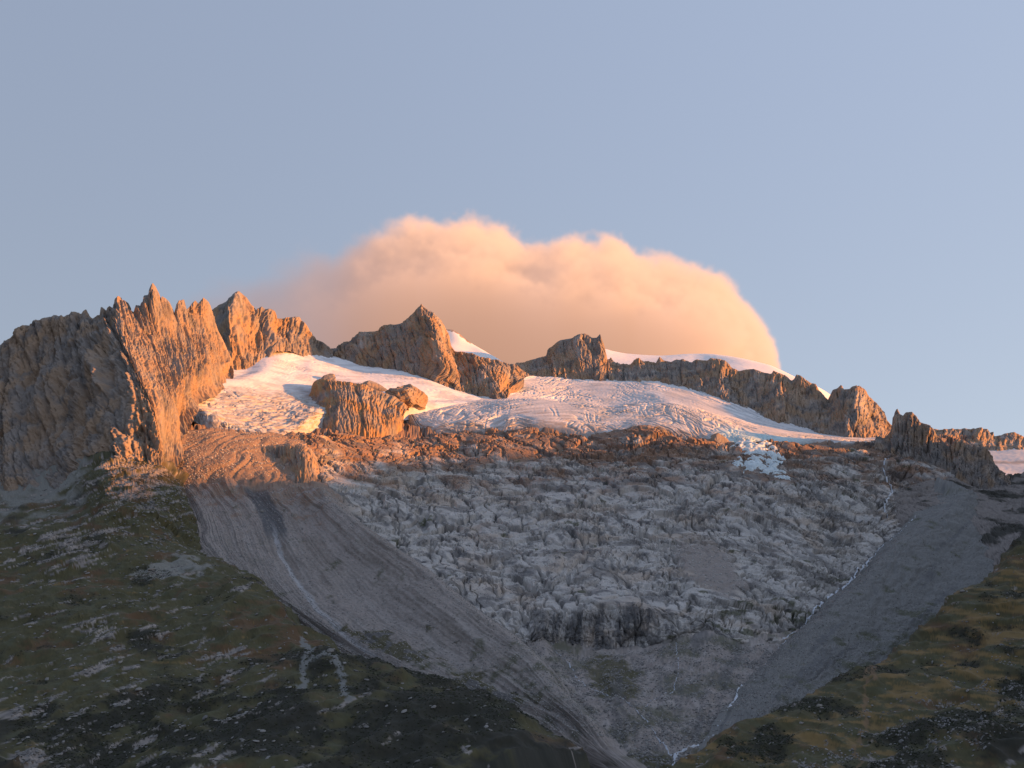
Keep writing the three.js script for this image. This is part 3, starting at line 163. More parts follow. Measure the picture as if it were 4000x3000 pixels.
    [[-1104.2,549.2,-3140,0],[-767.1,580.9,-3180,0.142],[-548.2,560.4,-3250,0.2346],[-309.5,505.6,-3220,0.3272],[-77.3,490.3,-3220,0.4198],[154.6,490.3,-3220,0.5123],[465.4,490.4,-3230,0.6358],[785.5,498.7,-3270,0.7593],[1055.5,500.3,-3380,0.8519],[1253.0,485.3,-3480,0.9136],[1535.9,452.3,-3600,1]],
    [[-1058.0,473.4,-3020,0],[-725.8,502.1,-3020,0.142],[-503.7,466.2,-3000,0.2346],[-279.2,403.6,-2920,0.3272],[-68.7,377.2,-2880,0.4198],[136.5,371.0,-2860,0.5123],[412.3,370.4,-2880,0.6358],[704.2,375.4,-2950,0.7593],[956.5,386.6,-3080,0.8519],[1139.0,377.1,-3180,0.9136],[1401.1,351.1,-3300,1]],
    [[-998.0,337.1,-2870,0],[-672.9,372.1,-2820,0.142],[-258.8,323.9,-2720,0.3272],[-63.9,306.5,-2690,0.4198],[0.0,284.0,-2650,0.4506],[72.7,305.0,-2660,0.4861],[189.0,313.6,-2650,0.5432],[314.9,311.7,-2650,0.6049],[352.5,299.4,-2650,0.6235],[401.2,296.9,-2640,0.6481],[482.2,278.5,-2640,0.6883],[648.3,291.7,-2730,0.7593],[890.4,309.8,-2880,0.8519],[1063.0,304.9,-2980,0.9136],[1310.3,270.2,-3100,1]],
    [[-963.1,275.9,-2780,0],[-646.4,304.9,-2720,0.142],[-246.6,275.1,-2600,0.3272],[-61.6,257.0,-2600,0.4198],[35.8,209.8,-2530,0.4691],[70.7,239.0,-2600,0.4861],[122.9,221.1,-2600,0.5123],[184.2,212.1,-2600,0.5432],[307.2,218.1,-2600,0.6049],[369.7,233.8,-2605,0.6358],[475.8,250.3,-2610,0.6883],[544.9,236.4,-2560,0.7284],[612.7,239.8,-2590,0.7593],[844.6,265.7,-2740,0.8519],[1010.1,258.9,-2840,0.9136],[1242.3,210.6,-2950,1]],
    [[-930.5,193.6,-2700,0],[-237.9,210.7,-2520,0.3272],[-59.4,193.4,-2520,0.4198],[72.3,165.9,-2560,0.4877],[180.6,142.5,-2560,0.5432],[301.0,148.3,-2560,0.6049],[464.5,177.6,-2560,0.6883],[596.3,186.6,-2530,0.7593],[822.4,195.5,-2680,0.8519],[1194.9,140.2,-2850,1]],
  ],
  talus: [
    [[-653.0,290.5,-2750,0],[-256.5,293.4,-2700,0.2222],[-62.6,272.4,-2640,0.3333],[71.9,248.0,-2640,0.413],[187.3,226.7,-2640,0.4815],[312.2,232.7,-2640,0.5556],[483.6,265.6,-2650,0.6556],[625.3,254.1,-2640,0.7407],[857.5,275.9,-2780,0.8519],[1188.6,244.7,-2950,1]],
    [[-615.6,251.0,-2600,0],[-240.5,249.8,-2540,0.2222],[-60.0,232.2,-2540,0.3333],[69.9,232.6,-2570,0.413],[121.4,217.8,-2570,0.4444],[182.1,210.7,-2570,0.4815],[303.5,216.6,-2570,0.5556],[365.3,230.4,-2575,0.5926],[470.2,246.6,-2580,0.6556],[540.4,232.2,-2540,0.7037],[605.3,233.4,-2560,0.7407],[831.9,262.1,-2700,0.8519],[1146.2,218.7,-2850,1]],
    [[-573.6,219.3,-2430,0],[-226.5,216.6,-2400,0.2222],[-56.1,202.2,-2380,0.3333],[67.6,195.7,-2390,0.4148],[165.1,174.3,-2340,0.4815],[247.7,176.9,-2340,0.537],[274.0,175.4,-2330,0.5556],[429.8,192.4,-2370,0.6556],[565.5,194.6,-2400,0.7407],[786.2,218.7,-2560,0.8519],[1081.9,168.9,-2700,1]],
    [[-523.7,166.9,-2230,0],[-206.7,170.7,-2200,0.2222],[-51.2,163.4,-2180,0.3333],[75.2,154.1,-2140,0.4259],[192.8,141.9,-2060,0.5185],[286.3,140.2,-2040,0.5926],[393.5,150.1,-2100,0.6667],[506.5,156.2,-2160,0.7407],[709.3,176.6,-2320,0.8519],[976.3,111.2,-2450,1]],
    [[-469.3,122.2,-2010,0],[-185.8,125.4,-1990,0.2222],[0.0,121.5,-1960,0.3704],[132.8,114.6,-1900,0.4815],[261.9,112.7,-1875,0.5926],[359.9,117.9,-1930,0.6667],[462.1,122.6,-1980,0.7407],[641.6,129.6,-2110,0.8519],[871.9,71.5,-2200,1]],
    [[-403.0,80.9,-1740,0],[-160.3,83.0,-1730,0.2222],[80.2,86.9,-1730,0.4444],[240.5,86.9,-1730,0.5926],[400.8,86.9,-1730,0.7407],[536.5,84.2,-1780,0.8519],[727.9,49.4,-1850,1]],
    [[-314.8,31.1,-1380,0],[63.9,31.0,-1400,0.4444],[191.8,31.0,-1400,0.5926],[319.6,31.0,-1400,0.7407],[562.4,9.8,-1450,1]],
    [[-221.8,-20.4,-1000,0],[44.4,-20.4,-1000,0.4444],[133.1,-20.4,-1000,0.5926],[221.8,-20.4,-1000,0.7407],[377.1,-20.4,-1000,1]],
  ],
  left_moraine: [
    [[-1283.9,789.7,-3575.0,0],[-1122.1,746.2,-3500,0.25],[-906.3,688.2,-3400,0.5],[-764.8,669.2,-3360,0.65],[-640.9,672.6,-3350,0.83],[-587.7,664.8,-3420,1]],
    [[-1244.0,754.7,-3507.5,0],[-1093.1,714.3,-3440,0.25],[-891.9,660.4,-3350,0.5],[-752.6,643.5,-3310,0.65],[-678.7,649.3,-3300,0.75],[-599.0,648.8,-3240,0.85],[-562.1,633.2,-3370,1]],
    [[-1053.4,596.6,-3245.0,0],[-926.1,577.9,-3200,0.25],[-756.4,552.9,-3140,0.5],[-636.7,548.2,-3110,0.65],[-488.0,566.0,-3030,0.85],[-462.3,543.4,-3200,1]],
    [[-945.9,481.6,-3012.5,0],[-816.5,465.9,-2960,0.25],[-644.0,445.0,-2890,0.5],[-513.9,445.1,-2860,0.65],[-350.9,481.0,-2800,0.85],[-318.5,452.0,-3020,1]],
    [[-808.2,408.5,-2837.5,0],[-694.5,386.5,-2770,0.25],[-542.9,357.1,-2680,0.5],[-391.6,358.1,-2650,0.65],[-217.5,407.5,-2600,0.85],[-183.0,371.5,-2840,1]],
    [[-631.6,330.9,-2637.5,0],[-537.4,312.9,-2570,0.25],[-411.8,288.9,-2480,0.5],[-278.9,290.9,-2450,0.65],[-114.7,339.4,-2410,0.85],[-75.5,299.4,-2650,1]],
    [[-503.6,270.7,-2480.0,0],[-418.1,259.2,-2420,0.25],[-304.1,243.9,-2340,0.5],[-174.6,241.3,-2310,0.65],[-21.4,286.5,-2260,0.85],[23.6,241.4,-2500,1]],
    [[-400.8,239.6,-2357.5,0],[-313.4,227.3,-2290,0.25],[-196.9,210.9,-2200,0.5],[-86.9,209.2,-2170,0.65],[40.4,244.3,-2140,0.85],[88.9,193.5,-2360,1]],
    [[-246.3,194.8,-2200.0,0],[-176.0,188.1,-2140,0.25],[-82.2,179.2,-2060,0.5],[0.0,177.2,-2040,0.65],[85.0,199.4,-2010,0.85],[129.0,150.8,-2200,1]],
    [[-99.0,167.7,-2037.5,0],[-46.8,159.9,-2000,0.25],[22.8,149.5,-1950,0.5],[81.2,148.3,-1930,0.65],[133.3,163.6,-1900,0.85],[171.6,126.5,-2040,1]],
    [[5.2,130.2,-1937.5,0],[39.9,127.3,-1900,0.25],[86.2,123.4,-1850,0.5],[137.2,125.2,-1840,0.7],[192.6,113.9,-1880,1]],
    [[94.3,96.0,-1795.0,0],[123.9,96.1,-1780,0.25],[163.3,96.2,-1760,0.5],[226.0,98.1,-1770,1]],
  ],
  left_slope: [
    [[-2055.6,569.3,-3280,0],[-1646.5,671.8,-3400,0.25],[-1480.3,712.1,-3390,0.4],[-1280.8,780.4,-3330,0.6],[-1130.5,737.3,-3300,0.85],[-1032.1,667.2,-3330,1]],
    [[-1989.2,527.6,-3180,0],[-1590.2,624.9,-3290,0.25],[-1420.3,654.8,-3260,0.4],[-1219.8,711.3,-3180,0.6],[-1079.6,688.2,-3180,0.85],[-1017.5,646.9,-3260,1]],
    [[-1857.8,459.0,-2980,0],[-1473.5,539.3,-3060,0.25],[-1278.4,563.8,-3030,0.42],[-1092.6,584.2,-2920,0.6],[-990.7,587.9,-3000,0.85],[-938.1,555.0,-3090,1]],
    [[-1671.3,400.9,-2690,0],[-1324.5,471.4,-2760,0.25],[-1160.3,491.1,-2760,0.42],[-1008.2,497.6,-2760,0.62],[-913.7,478.7,-2830,0.85],[-862.6,451.9,-2950,1]],
    [[-1546.9,340.0,-2500,0],[-1227.4,391.0,-2570,0.25],[-1052.5,383.3,-2520,0.42],[-917.3,397.3,-2560,0.6],[-821.2,433.9,-2690,0.85],[-756.1,398.9,-2800,1]],
    [[-1429.2,283.2,-2320,0],[-1131.6,328.6,-2380,0.25],[-954.1,335.1,-2360,0.42],[-817.5,365.1,-2450,0.62],[-669.2,388.3,-2560,0.85],[-613.0,350.8,-2680,1]],
    [[-1299.7,234.1,-2120,0],[-1030.7,263.1,-2180,0.22],[-855.5,282.4,-2190,0.42],[-697.1,308.4,-2260,0.62],[-549.2,339.7,-2380,0.85],[-502.2,294.0,-2490,1]],
    [[-1195.4,187.9,-1960,0],[-935.7,211.0,-1990,0.22],[-753.7,232.6,-2000,0.42],[-583.5,254.4,-2060,0.62],[-461.7,288.9,-2240,0.85],[-414.7,243.9,-2340,1]],
    [[-1097.9,146.7,-1810,0],[-855.4,163.9,-1830,0.2],[-667.8,183.1,-1840,0.4],[-488.4,214.4,-1890,0.6],[-358.7,262.1,-2080,0.8],[-272.3,223.0,-2180,1]],
    [[-994.7,111.0,-1650,0],[-775.5,121.7,-1670,0.2],[-586.2,138.4,-1680,0.4],[-399.1,167.3,-1710,0.6],[-232.4,230.5,-1900,0.8],[-93.5,197.4,-1990,1]],
    [[-866.3,72.5,-1450,0],[-667.1,81.9,-1450,0.2],[-488.2,101.7,-1460,0.4],[-299.5,134.3,-1520,0.6],[-101.9,201.5,-1740,0.8],[46.3,164.5,-1800,1]],
    [[-706.7,34.6,-1200,0],[-544.0,39.7,-1200,0.2],[-388.3,53.6,-1220,0.4],[-186.1,98.5,-1350,0.6],[7.3,171.1,-1560,0.8],[108.1,140.3,-1660,1]],
    [[-517.2,8.4,-900,0],[-397.9,8.4,-900,0.2],[-285.7,17.2,-920,0.4],[-117.7,20.6,-1050,0.6],[44.5,55.4,-1300,0.8],[149.9,72.5,-1450,1]],
  ],
  right_moraine: [
    [[1592.9,727.4,-3960,0],[1646.0,677.3,-3840,0.3],[1725.2,645.9,-3860,0.6],[1824.4,600.4,-3880,1]],
    [[1522.0,654.2,-3840,0],[1612.7,655.5,-3780,0.3],[1677.9,604.7,-3760,0.6],[1774.4,559.7,-3760,1]],
    [[1360.2,564.3,-3620,0],[1441.6,579.4,-3560,0.3],[1508.9,509.6,-3450,0.65],[1616.1,468.4,-3420,1]],
    [[1156.7,460.1,-3350,0],[1236.9,503.0,-3300,0.3],[1296.2,414.8,-3150,0.65],[1433.3,378.7,-3110,1]],
    [[992.9,379.3,-3080,0],[1050.9,419.5,-3050,0.3],[1097.5,336.7,-2880,0.65],[1222.0,305.1,-2840,1]],
    [[830.9,315.1,-2840,0],[887.1,343.1,-2800,0.3],[920.5,278.5,-2640,0.65],[1038.5,256.3,-2610,1]],
    [[706.9,263.2,-2640,0],[753.1,296.2,-2600,0.3],[781.9,239.9,-2450,0.65],[884.8,209.1,-2420,1]],
    [[596.0,225.8,-2450,0],[635.4,250.8,-2420,0.3],[660.8,207.4,-2280,0.65],[753.1,181.0,-2240,1]],
    [[489.1,186.3,-2260,0],[525.1,205.0,-2230,0.3],[544.7,172.6,-2110,0.65],[620.6,154.4,-2070,1]],
    [[397.5,152.0,-2070,0],[432.2,159.6,-2050,0.3],[458.3,148.0,-1960,0.65],[509.0,130.9,-1930,1]],
    [[301.2,106.9,-1850,0],[365.9,102.1,-1790,0.5],[408.2,92.3,-1760,1]],
    [[242.0,88.6,-1740,0],[312.9,84.1,-1690,0.5],[388.5,78.8,-1680,1]],
  ],
  right_slope: [
    [[213.1,56.4,-1650,0],[326.3,84.5,-1760,0.1],[482.9,106.8,-1920,0.2],[735.3,143.0,-2150,0.33],[979.4,209.7,-2360,0.46],[1223.2,319.4,-2560,0.58],[1381.8,382.2,-2680,0.66],[1676.2,532.6,-2830,0.76],[2080.9,728.3,-2950,0.86],[2702.7,971.1,-3050,1]],
    [[183.8,95.2,-1590,0],[296.1,117.7,-1700,0.1],[431.3,145.4,-1830,0.2],[649.7,189.0,-2020,0.33],[868.4,258.8,-2200,0.46],[1098.7,372.4,-2400,0.58],[1239.7,442.7,-2500,0.66],[1511.2,587.7,-2650,0.76],[1886.9,778.0,-2760,0.86],[2500.4,1069.3,-2800,1]],
    [[156.1,118.6,-1500,0],[263.5,138.7,-1620,0.1],[386.0,168.2,-1740,0.2],[580.3,213.1,-1900,0.33],[787.3,281.2,-2080,0.46],[993.7,394.2,-2250,0.58],[1127.4,463.8,-2350,0.66],[1391.2,601.0,-2500,0.76],[1749.2,791.0,-2600,0.86],[2436.9,1069.8,-2650,1]],
    [[181.4,108.9,-1430,0],[285.5,130.2,-1540,0.1],[420.3,160.5,-1640,0.2],[597.6,194.7,-1760,0.33],[783.1,243.5,-1900,0.46],[967.8,317.5,-2040,0.58],[1117.7,386.1,-2130,0.66],[1351.8,488.8,-2250,0.76],[1712.2,648.8,-2350,0.86],[2372.1,920.2,-2400,1]],
    [[211.9,92.0,-1320,0],[322.8,116.1,-1400,0.1],[446.1,145.9,-1480,0.2],[603.3,169.3,-1570,0.33],[766.5,198.7,-1680,0.46],[926.8,247.2,-1790,0.58],[1083.9,298.3,-1870,0.66],[1275.7,359.6,-1950,0.76],[1639.1,522.7,-2000,0.86],[2316.7,774.7,-2050,1]],
    [[245.9,72.9,-1200,0],[348.9,91.8,-1270,0.1],[493.9,121.6,-1340,0.2],[642.9,142.9,-1390,0.33],[785.3,164.3,-1470,0.46],[933.4,185.0,-1540,0.58],[1078.9,212.2,-1590,0.66],[1275.6,279.2,-1640,0.76],[1579.0,431.6,-1650,0.86],[2246.6,677.1,-1700,1]],
    [[240.4,44.9,-900,0],[301.2,57.4,-960,0.1],[464.8,76.1,-1080,0.2],[644.5,107.0,-1130,0.33],[810.5,117.2,-1180,0.46],[937.5,137.6,-1200,0.58],[1041.0,159.0,-1220,0.66],[1311.3,234.9,-1250,0.76],[1626.5,348.6,-1250,0.86],[2276.9,555.8,-1250,1]],
  ],
  dark_slope: [
    [[1508.0,921.0,-4420,0],[1581.1,879.7,-4330,0.1],[1665.7,853.8,-4280,0.2],[1775.9,793.5,-4180,0.35],[1818.8,747.2,-4100,0.45],[1919.2,744.3,-4060,0.6],[2087.1,769.0,-4000,0.75],[2608.1,958.3,-3950,1]],
    [[1475.6,871.5,-4300,0],[1522.8,803.7,-4180,0.1],[1604.0,784.4,-4130,0.2],[1708.8,730.4,-4030,0.35],[1762.6,695.2,-3980,0.45],[1879.2,709.6,-3980,0.6],[2053.5,735.6,-3940,0.75],[2557.9,911.1,-3880,1]],
    [[1393.5,741.4,-4020,0],[1482.5,707.6,-3950,0.15],[1595.6,679.7,-3880,0.3],[1698.4,642.9,-3800,0.45],[1810.5,622.3,-3750,0.6],[2013.5,664.5,-3700,0.75],[2451.9,789.7,-3600,1]],
    [[1307.7,595.0,-3740,0],[1456.2,591.9,-3660,0.25],[1585.7,553.9,-3560,0.45],[1659.4,526.0,-3450,0.6],[1855.8,555.8,-3350,0.75],[2324.5,658.7,-3200,1]],
    [[1310.6,436.0,-3420,0],[1385.6,398.9,-3220,0.25],[1409.8,366.3,-3030,0.45],[1447.0,356.6,-2890,0.6],[1672.8,398.9,-2800,0.75],[2147.7,548.2,-2700,1]],
    [[1188.6,244.7,-2950,0],[1236.1,226.9,-2750,0.25],[1259.6,221.1,-2600,0.45],[1387.5,243.1,-2550,0.6],[1602.8,305.0,-2500,0.75],[2110.1,422.6,-2450,1]],
  ],
  spire_ridge: [
    [[1498.1,605.1,-4530,0],[1528.4,607.7,-4518.0,0.0331],[1550.8,631.6,-4509.4,0.0569],[1568.1,644.7,-4502.6,0.0755],[1574.4,707.5,-4501.1,0.0797],[1582.6,726.7,-4495.0,0.089],[1588.3,703.4,-4487.5,0.0983],[1596.9,695.4,-4477.5,0.1107],[1605.7,709.5,-4468.3,0.1221],[1622.4,707.6,-4449.2,0.1459],[1631.0,691.9,-4438.3,0.1593],[1642.6,664.5,-4423.3,0.1779],[1660.8,651.0,-4400.8,0.2059],[1678.6,634.6,-4389.0,0.2297],[1688.8,610.1,-4382.0,0.2441],[1705.7,592.5,-4371.0,0.2669],[1722.6,560.9,-4359.5,0.2907],[1737.3,566.5,-4350.5,0.3093],[1745.1,579.1,-4346.0,0.3186],[1755.7,584.9,-4339.5,0.3321],[1773.9,582.8,-4328.0,0.3559],[1791.0,564.6,-4316.5,0.3797],[1798.9,550.3,-4311.0,0.391],[1805.0,563.1,-4307.5,0.3983],[1814.3,549.3,-4301.0,0.4117],[1832.0,549.7,-4289.5,0.4355],[1844.7,531.3,-4280.5,0.4541],[1857.9,499.4,-4274.3,0.4728],[1871.0,467.9,-4268.3,0.4914],[1891.3,434.7,-4259.3,0.5193],[1912.8,425.8,-4250.3,0.5472],[1960.2,435.3,-4244.4,0.6],[2017.5,457.3,-4237.8,0.627],[2104.8,510.4,-4227.8,0.6675],[2203.3,587.9,-4216.7,0.7125],[2350.3,694.3,-4200.0,0.78],[2539.3,750.7,-4180.0,0.824],[2723.0,767.4,-4160.0,0.868],[2993.0,772.5,-4130.0,0.934],[3257.6,767.7,-4100,1]],
    [[1498.1,845.1,-4370,0],[1528.4,847.7,-4358.0,0.0331],[1550.8,871.6,-4349.4,0.0569],[1568.1,884.7,-4342.6,0.0755],[1574.4,947.5,-4341.1,0.0797],[1582.6,966.7,-4335.0,0.089],[1588.3,943.4,-4327.5,0.0983],[1596.9,935.4,-4317.5,0.1107],[1605.7,949.5,-4308.3,0.1221],[1622.4,947.6,-4289.2,0.1459],[1631.0,931.9,-4278.3,0.1593],[1642.6,904.5,-4263.3,0.1779],[1660.8,891.0,-4240.8,0.2059],[1678.6,874.6,-4229.0,0.2297],[1688.8,850.1,-4222.0,0.2441],[1705.7,832.5,-4211.0,0.2669],[1722.6,800.9,-4199.5,0.2907],[1737.3,806.5,-4190.5,0.3093],[1745.1,819.1,-4186.0,0.3186],[1755.7,824.9,-4179.5,0.3321],[1773.9,822.8,-4168.0,0.3559],[1791.0,804.6,-4156.5,0.3797],[1798.9,790.3,-4151.0,0.391],[1805.0,803.1,-4147.5,0.3983],[1814.3,789.3,-4141.0,0.4117],[1832.0,789.7,-4129.5,0.4355],[1844.7,771.3,-4120.5,0.4541],[1857.9,739.4,-4114.3,0.4728],[1871.0,707.9,-4108.3,0.4914],[1891.3,674.7,-4099.3,0.5193],[1912.8,665.8,-4090.3,0.5472],[1960.2,675.3,-4084.4,0.6],[2017.5,697.3,-4077.8,0.627],[2104.8,750.4,-4067.8,0.6675],[2203.3,827.9,-4056.7,0.7125],[2350.3,934.3,-4040.0,0.78],[2539.3,990.7,-4020.0,0.824],[2723.0,1007.4,-4000.0,0.868],[2993.0,1012.5,-3970.0,0.934],[3257.6,1007.7,-3940,1]],
    [[1498.1,905.1,-4330,0],[1528.4,907.7,-4318.0,0.0331],[1550.8,931.6,-4309.4,0.0569],[1568.1,944.7,-4302.6,0.0755],[1574.4,1007.5,-4301.1,0.0797],[1582.6,1026.7,-4295.0,0.089],[1588.3,1003.4,-4287.5,0.0983],[1596.9,995.4,-4277.5,0.1107],[1605.7,1009.5,-4268.3,0.1221],[1622.4,1007.6,-4249.2,0.1459],[1631.0,991.9,-4238.3,0.1593],[1642.6,964.5,-4223.3,0.1779],[1660.8,951.0,-4200.8,0.2059],[1678.6,934.6,-4189.0,0.2297],[1688.8,910.1,-4182.0,0.2441],[1705.7,892.5,-4171.0,0.2669],[1722.6,860.9,-4159.5,0.2907],[1737.3,866.5,-4150.5,0.3093],[1745.1,879.1,-4146.0,0.3186],[1755.7,884.9,-4139.5,0.3321],[1773.9,882.8,-4128.0,0.3559],[1791.0,864.6,-4116.5,0.3797],[1798.9,850.3,-4111.0,0.391],[1805.0,863.1,-4107.5,0.3983],[1814.3,849.3,-4101.0,0.4117],[1832.0,849.7,-4089.5,0.4355],[1844.7,831.3,-4080.5,0.4541],[1857.9,799.4,-4074.3,0.4728],[1871.0,767.9,-4068.3,0.4914],[1891.3,734.7,-4059.3,0.5193],[1912.8,725.8,-4050.3,0.5472],[1960.2,735.3,-4044.4,0.6],[2017.5,757.3,-4037.8,0.627],[2104.8,810.4,-4027.8,0.6675],[2203.3,887.9,-4016.7,0.7125],[2350.3,994.3,-4000.0,0.78],[2539.3,1050.7,-3980.0,0.824],[2723.0,1067.4,-3960.0,0.868],[2993.0,1072.5,-3930.0,0.934],[3257.6,1067.7,-3900,1]],
    [[1483.5,886.2,-4290,0],[1546.3,900.8,-4230,0.0828],[1590.2,895.5,-4180,0.1459],[1648.1,849.8,-4130,0.2276],[1690.3,821.0,-4090,0.2897],[1731.8,802.5,-4050,0.3517],[1785.4,770.6,-4020,0.4241],[1846.2,730.9,-4010,0.4966],[1937.1,710.9,-4000,0.6],[2291.9,858.2,-3920,0.78],[3171.6,1033.0,-3800,1]],
    [[1472.3,867.5,-4260,0],[1508.3,802.3,-4140,0.0828],[1584.5,787.8,-4110,0.1738],[1665.8,757.5,-4040,0.2897],[1692.7,735.1,-4000,0.3372],[1733.9,691.4,-3950,0.4076],[1806.2,694.6,-3970,0.4759],[1916.3,689.2,-3960,0.6],[2250.0,776.6,-3860,0.78],[3093.0,928.7,-3720,1]],
    [[1459.4,818.2,-4230,0],[1494.6,749.9,-4110,0.0828],[1570.0,735.9,-4080,0.1738],[1676.8,685.0,-3970,0.3372],[1717.4,642.4,-3920,0.4076],[1898.2,640.0,-3930,0.6],[2227.4,718.3,-3830,0.78],[3050.4,851.2,-3680,1]],
  ],
  far_ridge: [
    [[2891.6,797.2,-8100,0],[3041.6,820.1,-8072.6,0.0915],[3096.1,811.5,-8062.3,0.1255],[3173.5,817.3,-8048.0,0.1734],[3212.5,812.7,-8040.6,0.1979],[3243.8,821.3,-8034.9,0.217],[3282.5,814.9,-8027.6,0.2415],[3319.6,810.4,-8020.5,0.2649],[3355.9,820.7,-8013.8,0.2872],[3395.0,799.6,-8006.2,0.3128],[3408.7,779.0,-8003.3,0.3223],[3421.2,788.0,-8001.1,0.3298],[3427.5,758.4,-7999.5,0.3351],[3476.5,761.1,-7990.2,0.366],[3522.7,773.0,-7981.6,0.3947],[3568.8,784.8,-7973.0,0.4234],[3597.8,771.4,-7967.2,0.4426],[3635.9,745.0,-7959.6,0.4681],[3736.8,761.1,-7940.4,0.5319],[3849.2,722.4,-7918.1,0.6064],[4048.1,754.5,-7879.8,0.734],[4452.7,781.6,-7800,1]],
    [[2891.6,1237.2,-7660,0],[3041.6,1260.1,-7632.6,0.0915],[3096.1,1251.5,-7622.3,0.1255],[3173.5,1257.3,-7608.0,0.1734],[3212.5,1252.7,-7600.6,0.1979],[3243.8,1261.3,-7594.9,0.217],[3282.5,1254.9,-7587.6,0.2415],[3319.6,1250.4,-7580.5,0.2649],[3355.9,1260.7,-7573.8,0.2872],[3395.0,1239.6,-7566.2,0.3128],[3408.7,1219.0,-7563.3,0.3223],[3421.2,1228.0,-7561.1,0.3298],[3427.5,1198.4,-7559.5,0.3351],[3476.5,1201.1,-7550.2,0.366],[3522.7,1213.0,-7541.6,0.3947],[3568.8,1224.8,-7533.0,0.4234],[3597.8,1211.4,-7527.2,0.4426],[3635.9,1185.0,-7519.6,0.4681],[3736.8,1201.1,-7500.4,0.5319],[3849.2,1162.4,-7478.1,0.6064],[4048.1,1194.5,-7439.8,0.734],[4452.7,1221.6,-7360,1]],
    [[2891.6,1297.2,-7600,0],[3041.6,1320.1,-7572.6,0.0915],[3096.1,1311.5,-7562.3,0.1255],[3173.5,1317.3,-7548.0,0.1734],[3212.5,1312.7,-7540.6,0.1979],[3243.8,1321.3,-7534.9,0.217],[3282.5,1314.9,-7527.6,0.2415],[3319.6,1310.4,-7520.5,0.2649],[3355.9,1320.7,-7513.8,0.2872],[3395.0,1299.6,-7506.2,0.3128],[3408.7,1279.0,-7503.3,0.3223],[3421.2,1288.0,-7501.1,0.3298],[3427.5,1258.4,-7499.5,0.3351],[3476.5,1261.1,-7490.2,0.366],[3522.7,1273.0,-7481.6,0.3947],[3568.8,1284.8,-7473.0,0.4234],[3597.8,1271.4,-7467.2,0.4426],[3635.9,1245.0,-7459.6,0.4681],[3736.8,1261.1,-7440.4,0.5319],[3849.2,1222.4,-7418.1,0.6064],[4048.1,1254.5,-7379.8,0.734],[4452.7,1281.6,-7300,1]],
    [[2793.8,1224.3,-7350,0],[3036.6,1227.6,-7330,0.1489],[3254.7,1213.7,-7300,0.2872],[3358.1,1174.0,-7260,0.3617],[3524.5,1164.9,-7240,0.4681],[4324.1,1189.3,-7100,1]],
    [[2693.7,1113.0,-7100,0],[2927.2,1111.1,-7080,0.1489],[3178.8,1108.3,-7050,0.3128],[3414.8,1108.9,-7020,0.4681],[4197.5,1117.9,-6900,1]],
    [[2671.1,1046.5,-7050,0],[3152.0,1042.3,-7000,0.3128],[3386.3,1048.2,-6970,0.4681],[4160.8,1046.3,-6850,1]],
  ],
  far_glacier: [
    [[2713.6,1133.3,-7150,0],[3202.5,1128.6,-7100,0.3128],[3445.3,1131.8,-7080,0.4681],[4229.5,1139.7,-6950,1]],
    [[2616.8,1075.8,-6900,0],[3087.0,1066.3,-6850,0.3128],[3306.1,1065.1,-6800,0.4681],[4073.5,1074.0,-6700,1]],
    [[2500.6,1008.5,-6600,0],[2949.0,999.5,-6550,0.3128],[3157.0,995.3,-6500,0.4681],[3887.4,1007.1,-6400,1]],
    [[2345.5,914.4,-6200,0],[2764.8,907.7,-6150,0.3128],[2957.6,895.1,-6100,0.4681],[3637.5,899.4,-6000,1]],
    [[2226.9,806.3,-5900,0],[2624.2,803.3,-5850,0.3128],[2806.6,800.3,-5800,0.4681],[3449.1,808.0,-5700,1]],
  ],
  east_shoulder: [
    [[1100,-250.0,-1100,0.0],[1300,-250.0,-1900,0.2],[1500,-250.0,-2500,0.4],[1700,-250.0,-3100,0.6],[2000,-250.0,-3600,0.8],[2300,-250.0,-4000,1.0]],
    [[1500,510.0,-1200,0.0],[1750,560.0,-1900,0.2],[1900,600.0,-2500,0.4],[2050,630.0,-3100,0.6],[2250,690.0,-3600,0.8],[2500,770.0,-4000,1.0]],
    [[2050,780.0,-1150,0.0],[2200,810.0,-1850,0.2],[2350,830.0,-2500,0.4],[2450,850.0,-3050,0.6],[2600,880.0,-3500,0.8],[2800,910.0,-3900,1.0]],
    [[2550,1030.0,-1100,0.0],[2650,1110.0,-1500,0.1111],[2700,1080.0,-1800,0.2222],[2750,1150.0,-2200,0.3333],[2780,1110.0,-2500,0.4444],[2800,1145.0,-2800,0.5556],[2830,1110.0,-3100,0.6667],[2880,1180.0,-3350,0.7778],[2950,1165.0,-3650,0.8889],[3050,1150.0,-3850,1.0]],
    [[3300,-150.0,-1100,0.0],[3400,-150.0,-1800,0.2],[3500,-150.0,-2500,0.4],[3550,-150.0,-3100,0.6],[3600,-150.0,-3500,0.8],[3700,-150.0,-3850,1.0]],
  ],
  rock_bench: [
    [[-946.3,766.9,-3640,0],[-841.7,806.2,-3680,0.4],[-738.4,812.6,-3700,0.8],[-661.4,761.4,-3680,1]],
    [[-917.4,772.9,-3560,0],[-883.5,792.8,-3560,0.15],[-815.7,802.0,-3565,0.4],[-745.3,805.0,-3560,0.65],[-698.9,800.1,-3545,0.82],[-678.5,784.0,-3540,0.9],[-657.1,751.2,-3560,1]],
    [[-883.0,720.7,-3500,0],[-804.6,726.7,-3490,0.35],[-734.9,731.8,-3480,0.6],[-684.7,738.6,-3460,0.8],[-661.2,731.0,-3470,0.9],[-639.0,711.4,-3490,1]],
    [[-854.2,622.6,-3400,0],[-778.0,622.1,-3390,0.35],[-710.5,625.6,-3380,0.6],[-663.8,629.2,-3370,0.8],[-637.2,629.7,-3380,0.9],[-616.0,622.6,-3400,1]],
  ],
};
